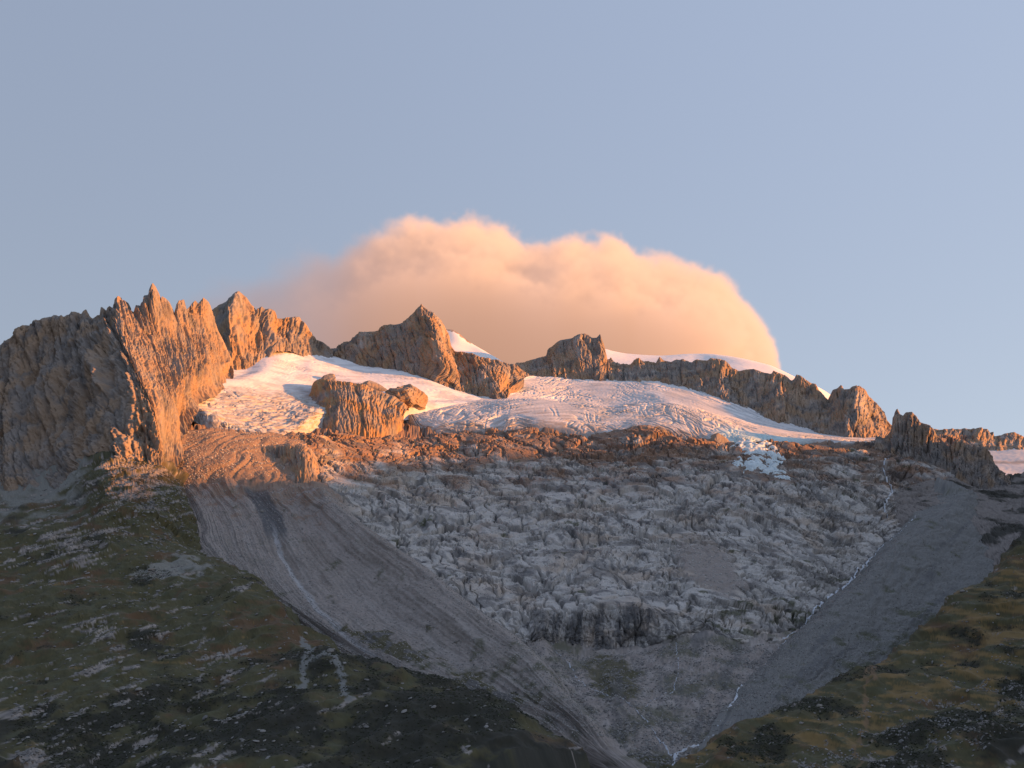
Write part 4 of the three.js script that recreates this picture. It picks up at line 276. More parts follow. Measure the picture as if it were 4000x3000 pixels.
// Lines and outlines on the ground, [east, south] in metres.
const TRACE = {
  cloud_top: [[-19.69,12.42],[-18.7,12.95],[-17.18,13.66],[-15.36,14.25],[-14.3,14.58],[-13.36,14.97],[-12.7,15.35],[-11.62,16.08],[-10.8,16.32],[-9.95,15.96],[-9.12,16.34],[-8.15,16.92],[-7.17,17.29],[-5.75,17.63],[-4.32,17.71],[-2.89,17.97],[-2.16,18.01],[-1.44,17.69],[-0.29,17.42],[0.72,16.87],[1.87,16.66],[2.88,16.92],[3.74,17.04],[4.74,16.62],[5.74,16.82],[6.45,16.64],[7.14,16.0],[8.55,15.68],[9.93,15.28],[11.03,14.96],[11.98,14.31],[12.63,13.53],[13.27,12.55],[13.91,11.58],[14.28,10.88],[14.44,9.8],[14.53,8.72]],
  stream: [[1383.8,-3619.1],[1318.2,-3540.3],[1225.6,-3429.2],[1146.0,-3321.2],[1083.9,-3234.8],[1047.2,-3163.1],[987.7,-3076.8],[919.6,-2968.9],[848.4,-2875.4],[795.8,-2814.0],[759.7,-2759.2],[722.1,-2684.4],[685.1,-2642.3],[651.7,-2600.3],[635.9,-2520.6],[573.9,-2433.9],[535.1,-2359.6],[477.6,-2258.2],[453.5,-2181.4],[423.8,-2106.1],[398.3,-2037.4],[354.4,-1947.4],[308.2,-1890.5],[275.8,-1852.5],[258.3,-1793.9],[246.1,-1740.7]],
  brook: [[91.5,-2580.0],[114.0,-2541.3],[134.8,-2434.1],[149.7,-2348.4],[177.8,-2266.3],[219.1,-2178.3],[238.9,-2090.9],[250.6,-2011.5],[254.6,-1948.8],[261.1,-1899.4],[266.4,-1847.2]],
  waterfall: [[1455.6,-4077.2],[1404.6,-3993.1],[1389.3,-3921.9],[1393.6,-3895.2],[1379.1,-3843.1],[1344.0,-3785.3],[1305.3,-3718.3],[1292.0,-3659.5]],
  brook_001: [[390.7,-2581.1],[377.5,-2479.5],[367.6,-2400.5],[347.4,-2308.0],[325.8,-2220.0],[288.0,-2191.6],[259.5,-2129.5]],
  trail: [[697.5,-2040.9],[683.1,-2039.1],[609.7,-1835.1],[690.6,-2095.4],[553.8,-1716.3],[543.0,-1669.4],[516.6,-1637.4],[501.2,-1601.3],[490.8,-1557.6],[473.0,-1520.1]],
  outcrops: [[834.4,891.0,-4255,83.6,62.7],[596.4,926.5,-4275,94.5,42.0],[-456.3,1121.3,-4560,168.0,58.3],[-823.6,1205.7,-4640,70.7,34.2],[-632.5,1161.4,-4600,135.6,45.2]],
  ice: [[948.4,843.5,-4170,153.7,61.5],[965.9,777.1,-4040,129.0,69.5],[911.8,722.7,-3920,163.7,48.2],[953.0,692.4,-3860,85.3,28.4],[975.8,658.8,-3790,55.9,13.0]],
  aprons: [[536.6,1297.3,-5300,91.1,39.1],[660.2,1273.7,-5250,116.1,28.4],[758.5,1276.0,-5215,115.3,51.2],[860.0,1252.9,-5150,75.9,45.5],[916.1,1210.4,-5080,74.9,32.4],[0.0,1235.6,-4960,73.1,73.1]],
  runnel: [[-420.3,-2166.6],[-387.1,-2062.1],[-368.7,-1992.8],[-373.8,-1936.8],[-358.7,-1885.2],[-369.1,-1850.6]],
  runnel_001: [[-370.1,-1941.1],[-351.3,-1962.8],[-331.4,-1967.3],[-308.7,-1928.7],[-288.4,-1859.9],[-277.3,-1805.3],[-261.6,-1759.5]],
};

// ------------------------------------------------------------------ noise
const rnd = ((s) => () => { s = (s + 0x6d2b79f5) | 0; let t = Math.imul(s ^ (s >>> 15), 1 | s); t = (t + Math.imul(t ^ (t >>> 7), 61 | t)) ^ t; return ((t ^ (t >>> 14)) >>> 0) / 4294967296; })(20240917);
const PERM = new Uint8Array(512);
{ const p = Array.from({ length: 256 }, (_, i) => i); for (let i = 255; i > 0; i--) { const j = Math.floor(rnd() * (i + 1)); [p[i], p[j]] = [p[j], p[i]]; } for (let i = 0; i < 512; i++) PERM[i] = p[i & 255]; }
const GX = new Float32Array(256), GY = new Float32Array(256), GZ = new Float32Array(256);
for (let i = 0; i < 256; i++) { let x, y, z, l; do { x = rnd() * 2 - 1; y = rnd() * 2 - 1; z = rnd() * 2 - 1; l = Math.hypot(x, y, z); } while (l > 1 || l < 0.1); GX[i] = x / l; GY[i] = y / l; GZ[i] = z / l; }
function n3(x, y, z) {   // gradient noise, about -1 to 1
  const fx = Math.floor(x), fy = Math.floor(y), fz = Math.floor(z);
  x -= fx; y -= fy; z -= fz;
  const X = fx & 255, Y = fy & 255, Z = fz & 255;
  const A = PERM[X] + Y, B = PERM[X + 1] + Y, AA = PERM[A & 255] + Z, AB = PERM[(A + 1) & 255] + Z, BA = PERM[B & 255] + Z, BB = PERM[(B + 1) & 255] + Z;
  const u = x * x * x * (x * (x * 6 - 15) + 10), v = y * y * y * (y * (y * 6 - 15) + 10), w = z * z * z * (z * (z * 6 - 15) + 10);
  const x1 = x - 1, y1 = y - 1, z1 = z - 1;
  let g = PERM[AA]; const a = GX[g] * x + GY[g] * y + GZ[g] * z; g = PERM[BA]; const b = GX[g] * x1 + GY[g] * y + GZ[g] * z;
  g = PERM[AB]; const c = GX[g] * x + GY[g] * y1 + GZ[g] * z; g = PERM[BB]; const d = GX[g] * x1 + GY[g] * y1 + GZ[g] * z;
  g = PERM[AA + 1]; const e = GX[g] * x + GY[g] * y + GZ[g] * z1; g = PERM[BA + 1]; const f = GX[g] * x1 + GY[g] * y + GZ[g] * z1;
  g = PERM[AB + 1]; const h = GX[g] * x + GY[g] * y1 + GZ[g] * z1; g = PERM[BB + 1]; const i = GX[g] * x1 + GY[g] * y1 + GZ[g] * z1;
  const p = a + (b - a) * u, q = c + (d - c) * u, r = e + (f - e) * u, s = h + (i - h) * u, m = p + (q - p) * v, n = r + (s - r) * v;
  return 1.5 * (m + (n - m) * w);
}
const fbm = (x, y, z, o) => { let s = 0, a = 1; for (let i = 0; i < o; i++) { s += a * n3(x, y, z); a *= 0.5; x = x * 2.03 + 7.1; y = y * 2.03 + 3.7; z = z * 2.03 + 1.9; } return s; };
const ridge = (x, y, z) => 1 - Math.abs(n3(x, y, z)) * 2;          // sharp crests
const bump = (x, y, z) => Math.abs(n3(x, y, z)) * 2 - 0.5;         // rounded humps parted by sharp creases
const CE = new Float64Array(6);
function cell(x, y) {   // nearest of a jittered lattice of points: distance, second distance, two numbers of its own, offset from it
  const X = Math.floor(x), Y = Math.floor(y); let a = 9, b = 9, id = 0, id2 = 0, ox = 0, oy = 0;
  for (let j = -1; j < 2; j++) for (let i = -1; i < 2; i++) {
    const h = PERM[(PERM[(X + i) & 255] + Y + j) & 255], px = x - X - i - PERM[h] / 255, py = y - Y - j - PERM[h + 91] / 255, d = px * px + py * py;
    if (d < a) { b = a; a = d; id = PERM[h + 17]; id2 = PERM[h + 143]; ox = px; oy = py; } else if (d < b) b = d;
  }
  CE[0] = Math.sqrt(a); CE[1] = Math.sqrt(b); CE[2] = id / 255; CE[3] = id2 / 255; CE[4] = ox; CE[5] = oy;
}

paintSky();

// ------------------------------------------------------------------ lofted landforms
function slopes(t, v) {   // tangents of a curve that never overshoots its points
  const n = t.length, d = [], m = new Array(n).fill(0);
  for (let i = 0; i < n - 1; i++) d.push((v[i + 1] - v[i]) / Math.max(1e-9, t[i + 1] - t[i]));
  if (n === 2) return [d[0], d[0]];
  for (let i = 1; i < n - 1; i++) {
    if (d[i - 1] * d[i] <= 0) continue;
    const h0 = t[i] - t[i - 1], h1 = t[i + 1] - t[i], w1 = 2 * h1 + h0, w2 = h1 + 2 * h0;
    m[i] = (w1 + w2) / (w1 / d[i - 1] + w2 / d[i]);
  }
  m[0] = d[0]; m[n - 1] = d[n - 2];
  return m;
}
function herm(t0, t1, a, b, ma, mb, t) {
  const h = t1 - t0, s = h > 0 ? (t - t0) / h : 0, s2 = s * s, s3 = s2 * s;
  return a * (2 * s3 - 3 * s2 + 1) + ma * h * (s3 - 2 * s2 + s) + b * (3 * s2 - 2 * s3) + mb * h * (s3 - s2);
}
function sampleRow(row, U, sharp) {
  const n = U.length;
  const t = row.map((p) => p[3]), out = new Float32Array(n * 3);
  for (let c = 0; c < 3; c++) {
    const v = row.map((p) => p[c]), m = sharp ? null : slopes(t, v);
    let k = 0;
    for (let i = 0; i < n; i++) {
      const u = U[i];
      while (k < t.length - 2 && u > t[k + 1]) k++;
      const f = Math.min(1, Math.max(0, (u - t[k]) / Math.max(1e-9, t[k + 1] - t[k])));
      out[i * 3 + c] = sharp ? v[k] + (v[k + 1] - v[k]) * f : herm(t[k], t[k + 1], v[k], v[k + 1], m[k], m[k + 1], t[k] + f * (t[k + 1] - t[k]));
    }
  }
  return out;
}
const M_ROCK = new THREE.MeshStandardMaterial({ name: 'rock and soil', vertexColors: true, roughness: 0.95, metalness: 0 });
const M_CRAG = new THREE.MeshStandardMaterial({ name: 'broken rock', vertexColors: true, roughness: 0.95, metalness: 0, flatShading: true });
const M_SNOW = new THREE.MeshStandardMaterial({ name: 'snow and ice', vertexColors: true, roughness: 0.7, metalness: 0 });
const FIELDS = [];   // the finished grids, for setting things down on them

// rows: LAND entry; seg: grid steps between rows; nu: grid steps along rows; sharp: which rows keep their corners
// shape(x, y, z, row, u) -> metres out of the surface; paint(x, y, z, row, u, steep, out) -> linear colour
function landform(name, label, category, o) {
  const DENS = 0.9, seg = o.seg.map((m) => Math.max(3, Math.round(m * DENS)));
  const rows = LAND[o.land], nu = Math.round(o.nu * DENS), nv = seg.reduce((a, b) => a + b, 0) + 1, n = nu * nv, us = o.us ?? [[0, 0], [1, 1]];
  const U = Array.from({ length: nu }, (_, i) => { const q = i / (nu - 1); let k = 0; while (k < us.length - 2 && q > us[k + 1][0]) k++; return mix(us[k][1], us[k + 1][1], (q - us[k][0]) / (us[k + 1][0] - us[k][0])); });
  const smp = rows.map((r, i) => sampleRow(r, U, (o.sharp ?? []).includes(i)));
  const P = new Float32Array(n * 3), ROW = new Float32Array(n);
  const t = [0];
  for (let k = 1; k < rows.length; k++) {
    let s = 0;
    for (let i = 0; i < nu; i += 8) s += Math.hypot(smp[k][i * 3] - smp[k - 1][i * 3], smp[k][i * 3 + 1] - smp[k - 1][i * 3 + 1], smp[k][i * 3 + 2] - smp[k - 1][i * 3 + 2]);
    t.push(t[k - 1] + s / Math.ceil(nu / 8));
  }
  const rf = [];
  seg.forEach((m, k) => { for (let j = 0; j < m; j++) rf.push(k + j / m); });
  rf.push(rows.length - 1);
  const v = new Array(rows.length);
  for (let i = 0; i < nu; i++) for (let c = 0; c < 3; c++) {
    for (let k = 0; k < rows.length; k++) v[k] = smp[k][i * 3 + c];
    const m = slopes(t, v);
    for (let j = 0; j < nv; j++) {
      const k = Math.min(rows.length - 2, Math.floor(rf[j])), f = rf[j] - k, q = t[k] + f * (t[k + 1] - t[k]);
      P[(j * nu + i) * 3 + c] = o.crest !== undefined && (k === o.crest || k === o.crest - 1) && o.stiff ? mix(v[k], v[k + 1], f) : herm(t[k], t[k + 1], v[k], v[k + 1], m[k], m[k + 1], q);
      ROW[j * nu + i] = rf[j];
    }
  }
  const index = new Uint32Array((nu - 1) * (nv - 1) * 6);
  let w = 0;
  for (let j = 0; j < nv - 1; j++) for (let i = 0; i < nu - 1; i++) {
    const a = j * nu + i, b = a + nu;
    if ((i + j) & 1) { index[w++] = a; index[w++] = b; index[w++] = a + 1; index[w++] = a + 1; index[w++] = b; index[w++] = b + 1; }
    else { index[w++] = a; index[w++] = b; index[w++] = b + 1; index[w++] = a; index[w++] = b + 1; index[w++] = a + 1; }
  }
  const N = gridNormals(P, nu, nv);
  blur(N, nu, nv, Math.max(2, Math.round(nu / (o.soften ?? 40))), Math.max(2, Math.round(nv / (o.soften ?? 40))));
  for (let q = 0; q < n; q++) {
    const l = 1 / (Math.hypot(N[q * 3], N[q * 3 + 1], N[q * 3 + 2]) || 1);
    const d = o.shape(P[q * 3], P[q * 3 + 1], P[q * 3 + 2], ROW[q], U[q % nu]) * l;
    P[q * 3] += N[q * 3] * d; P[q * 3 + 1] += N[q * 3 + 1] * d; P[q * 3 + 2] += N[q * 3 + 2] * d;
  }
  const N2 = gridNormals(P, nu, nv), C = new Float32Array(n * 3), out = [0, 0, 0];
  for (let q = 0; q < n; q++) {
    o.paint(P[q * 3], P[q * 3 + 1], P[q * 3 + 2], ROW[q], U[q % nu], N2[q * 3 + 1], out);
    C[q * 3] = out[0]; C[q * 3 + 1] = out[1]; C[q * 3 + 2] = out[2];
  }
  const g = new THREE.BufferGeometry();
  g.setAttribute('position', new THREE.BufferAttribute(P, 3));
  g.setAttribute('normal', new THREE.BufferAttribute(N2, 3));
  g.setAttribute('color', new THREE.BufferAttribute(C, 3));
  g.setIndex(new THREE.BufferAttribute(index, 1));
  const m = new THREE.Mesh(g, o.material ?? M_ROCK);
  m.name = name; m.castShadow = m.receiveShadow = true;
  m.userData = { label, category, kind: 'structure' };
  scene.add(m);
  FIELDS.push({ name: o.land, P, N: N2, nu, nv, ROW, U });
  return m;
}
function gridNormals(P, nu, nv) {
  const N = new Float32Array(P.length);
  for (let j = 0; j < nv; j++) for (let i = 0; i < nu; i++) {
    const a = (j * nu + Math.max(0, i - 1)) * 3, b = (j * nu + Math.min(nu - 1, i + 1)) * 3, c = (Math.max(0, j - 1) * nu + i) * 3, d = (Math.min(nv - 1, j + 1) * nu + i) * 3;
    const ux = P[b] - P[a], uy = P[b + 1] - P[a + 1], uz = P[b + 2] - P[a + 2], vx = P[d] - P[c], vy = P[d + 1] - P[c + 1], vz = P[d + 2] - P[c + 2];
    let x = vy * uz - vz * uy, y = vz * ux - vx * uz, z = vx * uy - vy * ux;
    const l = Math.hypot(x, y, z) || 1, q = (j * nu + i) * 3;
    N[q] = x / l; N[q + 1] = y / l; N[q + 2] = z / l;
  }
  return N;
}
function blur(A, nu, nv, ru, rv) {
  const T = new Float32Array(Math.max(nu, nv));
  for (let c = 0; c < 3; c++) for (let pass = 0; pass < 2; pass++) {
    for (let j = 0; j < nv; j++) {
      let s = 0, k = 0;
      for (let i = -ru; i < nu; i++) { if (i + ru < nu) { s += A[(j * nu + i + ru) * 3 + c]; k++; } if (i - ru - 1 >= 0) { s -= A[(j * nu + i - ru - 1) * 3 + c]; k--; } if (i >= 0) T[i] = s / k; }
      for (let i = 0; i < nu; i++) A[(j * nu + i) * 3 + c] = T[i];
    }
    for (let i = 0; i < nu; i++) {
      let s = 0, k = 0;
      for (let j = -rv; j < nv; j++) { if (j + rv < nv) { s += A[((j + rv) * nu + i) * 3 + c]; k++; } if (j - rv - 1 >= 0) { s -= A[((j - rv - 1) * nu + i) * 3 + c]; k--; } if (j >= 0) T[j] = s / k; }
      for (let j = 0; j < nv; j++) A[(j * nu + i) * 3 + c] = T[j];
    }
  }
}
const lay = (out, c, t) => { out[0] = mix(out[0], c[0], t); out[1] = mix(out[1], c[1], t); out[2] = mix(out[2], c[2], t); };
const set = (out, c, k = 1) => { out[0] = c[0] * k; out[1] = c[1] * k; out[2] = c[2] * k; };

// ------------------------------------------------------------------ what the land is made of (linear colours)
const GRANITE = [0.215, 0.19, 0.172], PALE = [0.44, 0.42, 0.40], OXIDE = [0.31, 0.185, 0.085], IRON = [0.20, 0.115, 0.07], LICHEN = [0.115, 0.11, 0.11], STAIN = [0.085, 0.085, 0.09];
const SNOW = [0.74, 0.75, 0.77], FIRN = [0.54, 0.54, 0.56], ICE = [0.38, 0.41, 0.44], BLUEICE = [0.46, 0.64, 0.70], DUST = [0.33, 0.29, 0.265];
const SCREE = [0.255, 0.225, 0.207], SCREE2 = [0.33, 0.305, 0.29], SOIL = [0.12, 0.095, 0.075], BROWN = [0.22, 0.155, 0.115], GREYSCREE = [0.165, 0.165, 0.16], DARKGRIT = [0.085, 0.088, 0.095], SILT = [0.36, 0.36, 0.37];
const GRASS = [0.066, 0.060, 0.026], HEATH = [0.020, 0.020, 0.014], RUST = [0.100, 0.056, 0.028], GOLD = [0.19, 0.125, 0.048], MOSS = [0.066, 0.070, 0.038];

const blob = (r, u, r0, u0, rr, ru) => { const a = (r - r0) / rr, b = (u - u0) / ru; return Math.exp(-(a * a + b * b)); };
// one size of rock plates on a surface: s along it, t up it
function plates(s, t, w, h, step, tilt, crack) {
  cell(s / w, t / h);
  const gap = Math.min(1, (CE[1] - CE[0]) * 3.2), g = 1 - gap;
  return step * (CE[2] - 0.5) * 2 + tilt * ((CE[3] - 0.5) * 2.4 * CE[4] + (CE[2] * 7 % 1 - 0.5) * 1.6 * CE[5]) - crack * g * g;
}
// steep walls: buttresses and upright pillars split by joints
function cliff(x, y, z, s, k = 1, lean = 0) {
  const w = n3(x / 70, y / 70, z / 70), w2 = n3(x / 24, y / 24, z / 24), S = s + lean * y + 9 * w + 3 * w2, T = y + 14 * n3(x / 80 + 5, y / 80, z / 80);
  let d = 20 * ridge(S / 210, y / 800, 2) + 9 * ridge(S / 84, y / 380, 7) - 8;
  d += plates(S, T, 62, 210, 7, 13, 9);
  d += plates(S + 31, T + 17, 27, 84, 3.2, 6.5, 5.5);
  d += plates(S + 7, T + 3, 12.5, 30, 1.5, 3.0, 2.6);
  return (d + 1.1 * n3(x / 5.5, y / 6.5, z / 5.5)) * k;
}
// narrow upright ribs and clefts
function flutes(x, y, z, s) {
  const S = s + 6 * n3(x / 40, y / 90, z / 40) + 2 * n3(x / 12, y / 30, z / 12);
  return plates(S + 3, y + 30 * n3(x / 30, y / 200, 4), 10, 95, 1.8, 3.6, 4.2) + plates(S + 1, y, 5.2, 36, 0.8, 1.4, 1.8);
}
function rockPaint(x, y, z, out, warm = 0.5, pale = 0.7) {
  set(out, GRANITE, 1 + 0.14 * n3(x / 9, y / 9, z / 9) + 0.12 * n3(x / 31, y / 40, z / 31));
  lay(out, PALE, 0.6 * pale * smooth(0.1, 0.6, fbm(x / 130, y / 150, z / 130 + 4, 3)));
  lay(out, OXIDE, warm * smooth(-0.5, 0.4, fbm(x / 90 + 11, y / 210, z / 90, 3)));
  lay(out, LICHEN, 0.7 * smooth(0.15, 0.5, fbm(x / 55, y / 120 + 8, z / 55, 4)));
}
const rim = (r, at, w, least) => least + (1 - least) * smooth(0, w, Math.abs(r - at));

// ------------------------------------------------------------------ mountains
landform('mountain_wall', 'jagged orange rock wall of pinnacles with a shaded left flank', 'mountain', {
  land: 'left_massif', seg: [3, 5, 74, 72, 70, 56, 6], nu: 600, us: [[0, 0], [0.03, 0.15], [1, 1]], sharp: [0, 1, 2], crest: 2,
  shape: (x, y, z, r, u) => {
    const wall = smooth(0.40, 0.46, u), e = rim(r, 2, 0.4, 0.12);
    return cliff(x, y, z, u * 2300, e * mix(1.25, 0.6, wall)) + e * mix(0.8, 1, wall) * flutes(x, y, z, u * 2300) + (1 - wall) * e * (plates(u * 2300 + y * 0.6, y - u * 900, 16, 11, 2.2, 3.4, 3) + 1.4 * n3(x / 5, y / 5, z / 5))
      + (1 - wall) * rim(r, 2, 0.8, 0) * (1 - 0.8 * smooth(3.6, 5, r)) * (30 * ridge(x / 240 + 0.3 * n3(x / 90, y / 90, z / 90), y / 600, z / 240 + 3) + 9 * ridge((x + 0.7 * y) / 110, y / 260, z / 110));
  },
  paint: (x, y, z, r, u, s, out) => rockPaint(x, y, z, out, 0.48, 0.2),
});
landform('mountain_peak', 'pointed orange summit standing behind the pinnacle wall', 'mountain', {
  land: 'second_peak', seg: [4, 6, 44, 48, 8], nu: 210, sharp: [0, 1, 2], crest: 2,
  shape: (x, y, z, r, u) => rim(r, 2, 0.4, 0.1) * (cliff(x, y, z, u * 900, 0.75) + 0.9 * flutes(x, y, z, u * 900)),
  paint: (x, y, z, r, u, s, out) => rockPaint(x, y, z, out, 0.7, 0.3),
});
landform('mountain_peak_001', 'broad brown central summit with a bright right edge above the snowfield', 'mountain', {
  land: 'middle_peak', material: M_CRAG, seg: [4, 6, 46, 44, 40, 8], nu: 310, sharp: [0, 1, 2], crest: 2,
  shape: (x, y, z, r, u) => rim(r, 2, 0.4, 0.1) * (cliff(x, y, z, u * 1150, 0.8, 0.35) + 0.7 * flutes(x, y, z, u * 1150)),
  paint: (x, y, z, r, u, s, out) => rockPaint(x, y, z, out, 0.65),
});
landform('mountain_ridge', 'long dark rock ridge falling to the right above the glacier', 'mountain', {
  land: 'right_ridge', material: M_CRAG, seg: [4, 6, 38, 34, 8], nu: 560, sharp: [0, 1, 2], crest: 2,
  shape: (x, y, z, r, u) => rim(r, 2, 0.4, 0.1) * (cliff(x, y, z, u * 2100, 0.72) + 0.8 * flutes(x, y, z, u * 2100)),
  paint: (x, y, z, r, u, s, out) => rockPaint(x, y, z, out, 0.55),
});
landform('mountain_ridge_001', 'dark shaded ridge of broken spires at the right edge', 'mountain', {
  land: 'spire_ridge', material: M_CRAG, seg: [3, 5, 46, 38, 8], nu: 250, us: [[0, 0], [0.9, 0.64], [1, 1]], sharp: [0, 1, 2], crest: 2,
  shape: (x, y, z, r, u) => rim(r, 2, 0.4, 0.1) * (cliff(x, y, z, u * 1900, 0.8) + 0.8 * flutes(x, y, z, u * 1900)),
  paint: (x, y, z, r, u, s, out) => { rockPaint(x, y, z, out, 0.55); lay(out, LICHEN, 0.5 * smooth(-0.3, 0.3, fbm(x / 40, y / 60, z / 40, 4))); },
});
landform('mountain_ridge_002', 'far sunlit rock crest beyond the dark spires', 'mountain', {
  land: 'far_ridge', material: M_CRAG, seg: [4, 5, 18, 18, 6], nu: 260, sharp: [0, 1, 2], crest: 2,
  shape: (x, y, z, r, u) => cliff(x, y, z, u * 1750, 1.0 * rim(r, 2, 0.4, 0.15)),
  paint: (x, y, z, r, u, s, out) => rockPaint(x, y, z, out, 0.7),
});
landform('mountain_shoulder', 'high grassy mountain shoulder out of frame that shades the valley', 'mountain', {
  land: 'east_shoulder', seg: [4, 20, 30, 20], nu: 220, sharp: [3], crest: 3,
  shape: (x, y, z) => 30 * ridge(x / 240, y / 240, z / 240) + 22 * ridge(x / 90, y / 90, z / 90) + 12 * n3(x / 34, y / 34, z / 34),
  paint: (x, y, z, r, u, s, out) => set(out, GRASS),
});

// ------------------------------------------------------------------ snow and ice
landform('snow_slope', 'bright yellow lit snow slope right of the central summit', 'snow', {
  land: 'saddle_snow', seg: [6, 24, 24], nu: 110, material: M_SNOW,
  shape: (x, y, z) => 3 * n3(x / 120, y / 120, z / 120),
  paint: (x, y, z, r, u, s, out) => { set(out, SNOW); if (r < 1.3 + 0.15 * n3(x / 20, y / 20, z / 20) && u < 0.5) rockPaint(x, y, z, out, 0.65); },
});
landform('snow_dome', 'smooth snow dome glowing behind the long rock ridge', 'snow', {
  land: 'snow_dome', seg: [8, 30, 24], nu: 260, material: M_SNOW,
  shape: (x, y, z) => 4 * n3(x / 200, y / 200, z / 200) + 0.6 * n3(x / 22, y / 22, z / 22),
  paint: (x, y, z, r, u, s, out) => set(out, SNOW),
});
// crevasses: open cracks that wander across the flow
const crevasse = (a, b, w) => { const q = Math.abs(n3(a, b, 4.5)); return -smooth(w, 0, q); };
landform('snowfield', 'pale upper snowfield with a cracked tongue beneath the pointed peaks', 'snow', {
  land: 'snowfield', seg: [42, 42, 38, 44, 48, 10], nu: 420, material: M_SNOW,
  shape: (x, y, z, r, u) => {
    const low = smooth(2.2, 3.4, r) * (1 - smooth(0.45, 0.58, u)), w = n3(x / 110, y / 110, z / 110), mid = smooth(0.15, 0.3, u) * smooth(0.3, 1, r);
    let d = 5 * n3(x / 150, y / 90, z / 150) + 0.8 * n3(x / 14, y / 8, z / 14);
    d += mix(2.2, 9, low) * crevasse(x / 120 + w, y / 15 + 0.8 * w, 0.12) * smooth(-0.2, 0.4, n3(x / 140, y / 70, z / 140 + 3) + low);
    d += mix(0.6, 5, low) * crevasse(x / 46 + w, y / 8 + w, 0.16) * mid;
    return d + low * (5 * bump((x + z * 0.5) / 30, y / 26, z / 60) + 1.5 * n3(x / 7, y / 6, z / 7));
  },
  paint: (x, y, z, r, u, s, out) => {
    set(out, SNOW); const low = smooth(1.9, 3.4, r + 0.4 * n3(x / 70, y / 70, z / 70)) * (1 - smooth(0.5, 0.62, u));
    lay(out, FIRN, 0.8 * smooth(-0.1, 0.4, fbm(x / 80, y / 30, z / 80, 3)));
    lay(out, ICE, Math.min(1, low * 1.3) * 0.9); lay(out, DUST, Math.min(1, low * 1.3) * 0.9 * smooth(-0.35, 0.4, fbm(x / 50, y / 12, z / 50, 4)));
  },
});
landform('glacier', 'broad crevassed glacier lip above the grey rock slabs', 'glacier', {
  land: 'glacier', seg: [36, 32, 28, 42, 52, 8], nu: 720, material: M_SNOW,
  shape: (x, y, z, r, u) => {   // long cracks bowed across the flow, broken steps at the lip
    const w = n3(x / 240, r * 0.7, 3), w2 = n3(x / 70, r * 1.5, 8), low = smooth(2.6, 3.3, r), bow = 3.2 * Math.sin(x / 260 + 1.5 * w);
    let d = 5 * n3(x / 150, y / 70, z / 150) + 0.5 * n3(x / 8, y / 5, z / 8);
    const q = r * 5.5 + bow + 0.8 * w2, open = smooth(-0.35, 0.3, fbm(x / 330, r * 0.9, 21, 3) + 0.25 * low);
    d += open * (mix(5, 9, low) * crevasse(x / 190 + w, q, 0.10) + mix(3, 5, low) * crevasse(x / 80 + w2, q * 2.1, 0.12) + mix(1.0, 2.0, low) * crevasse(x / 34, q * 4 + w2, 0.16));
    d += low * smooth(0, 0.4, n3(x / 130, r, 5)) * 4 * crevasse(x / 24 + w2, r * 0.8, 0.16);
    return d;
  },
  paint: (x, y, z, r, u, s, out) => {
    set(out, FIRN, 1.08); const low = smooth(2.5, 4.6, r + 0.5 * n3(x / 90, y / 90, z / 90)), q = r * 5.5 + 3.2 * Math.sin(x / 260);
    lay(out, SNOW, 0.8 * smooth(0.15, 0.5, fbm(x / 160, r * 1.5, 3, 3)) * (1 - low) + 0.7 * smooth(0.8, 0.2, r));
    lay(out, ICE, 0.75 * smooth(-0.2, 0.5, fbm(x / 120, q * 1.2, 5, 4) + 0.3 * low));
    lay(out, DUST, (0.25 + 0.5 * low) * smooth(0.05, 0.6, fbm(x / 90, q * 2.2, 9, 4)));
    lay(out, DUST, 0.8 * smooth(4.5, 5, r + 0.5 * fbm(x / 40, y / 20, z / 40, 3)));
    lay(out, BLUEICE, smooth(3.9, 4.5, r + 0.3 * n3(x / 60, y / 20, z / 60)) * smooth(0.64, 0.69, u) * (1 - smooth(0.80, 0.88, u)) * 0.85);
  },
});
landform('far_glacier', 'far shaded glacier strip behind the dark spires', 'glacier', {
  land: 'far_glacier', seg: [8, 10, 14, 8], nu: 200, material: M_SNOW,
  shape: (x, y, z) => 5 * n3(x / 150, y / 50, z / 150) + 1.5 * bump(x / 40, y / 20, z / 40),
  paint: (x, y, z, r, u, s, out) => { set(out, FIRN, 0.95); lay(out, DUST, smooth(0.25, 0.05, Math.abs(r - 2.05 + 0.12 * n3(x / 100, y, z / 100)))); },
});

// ------------------------------------------------------------------ the basin
const scree = (x, y, z) => 5 * n3(x / 120, y / 120, z / 120) + 1.6 * n3(x / 22, y / 22, z / 22) + 1.1 * n3(x / 8, y / 8, z / 8) + 0.8 * n3(x / 4, y / 4, z / 4);
const basinCliff = (x, r, u) => smooth(5.85, 6.1, r) * (1 - smooth(6.95, 7.1, r)) * smooth(0.474, 0.488, u + 0.012 * n3(x / 30, r, 3)) * (1 - smooth(0.6, 0.70, u + 0.03 * n3(x / 40, r * 2, 5)));
// loose debris lying on the slabs: below the wall on the left, and a fan in the middle
const screeLedge = (x, y, z, r, u) => { const e = 0.5 * fbm(x / 60, y / 40, z / 60, 3); return Math.min(1, 0.95 * smooth(0.25, 0.6, 1.5 * blob(r, u, 2, 0.08, 1.3, 0.11) + e * 0.6) + smooth(0.4, 0.9, 1.3 * blob(r, u + 0.035 * (4.7 - r), 4.7, 0.69, 0.75, 0.035) + e * 0.7)); };
const SLAB_W = [165, 72, 31, 13.5], SLAB_H = [110, 48, 20, 9], SLAB_DOME = [4, 2, 0.8, 0.3], SLAB_TIP = [9, 5.5, 2.6, 1.0], SLAB_CRACK = [15, 13, 8, 3.2], SLAB_THIN = [17, 10, 7, 5];
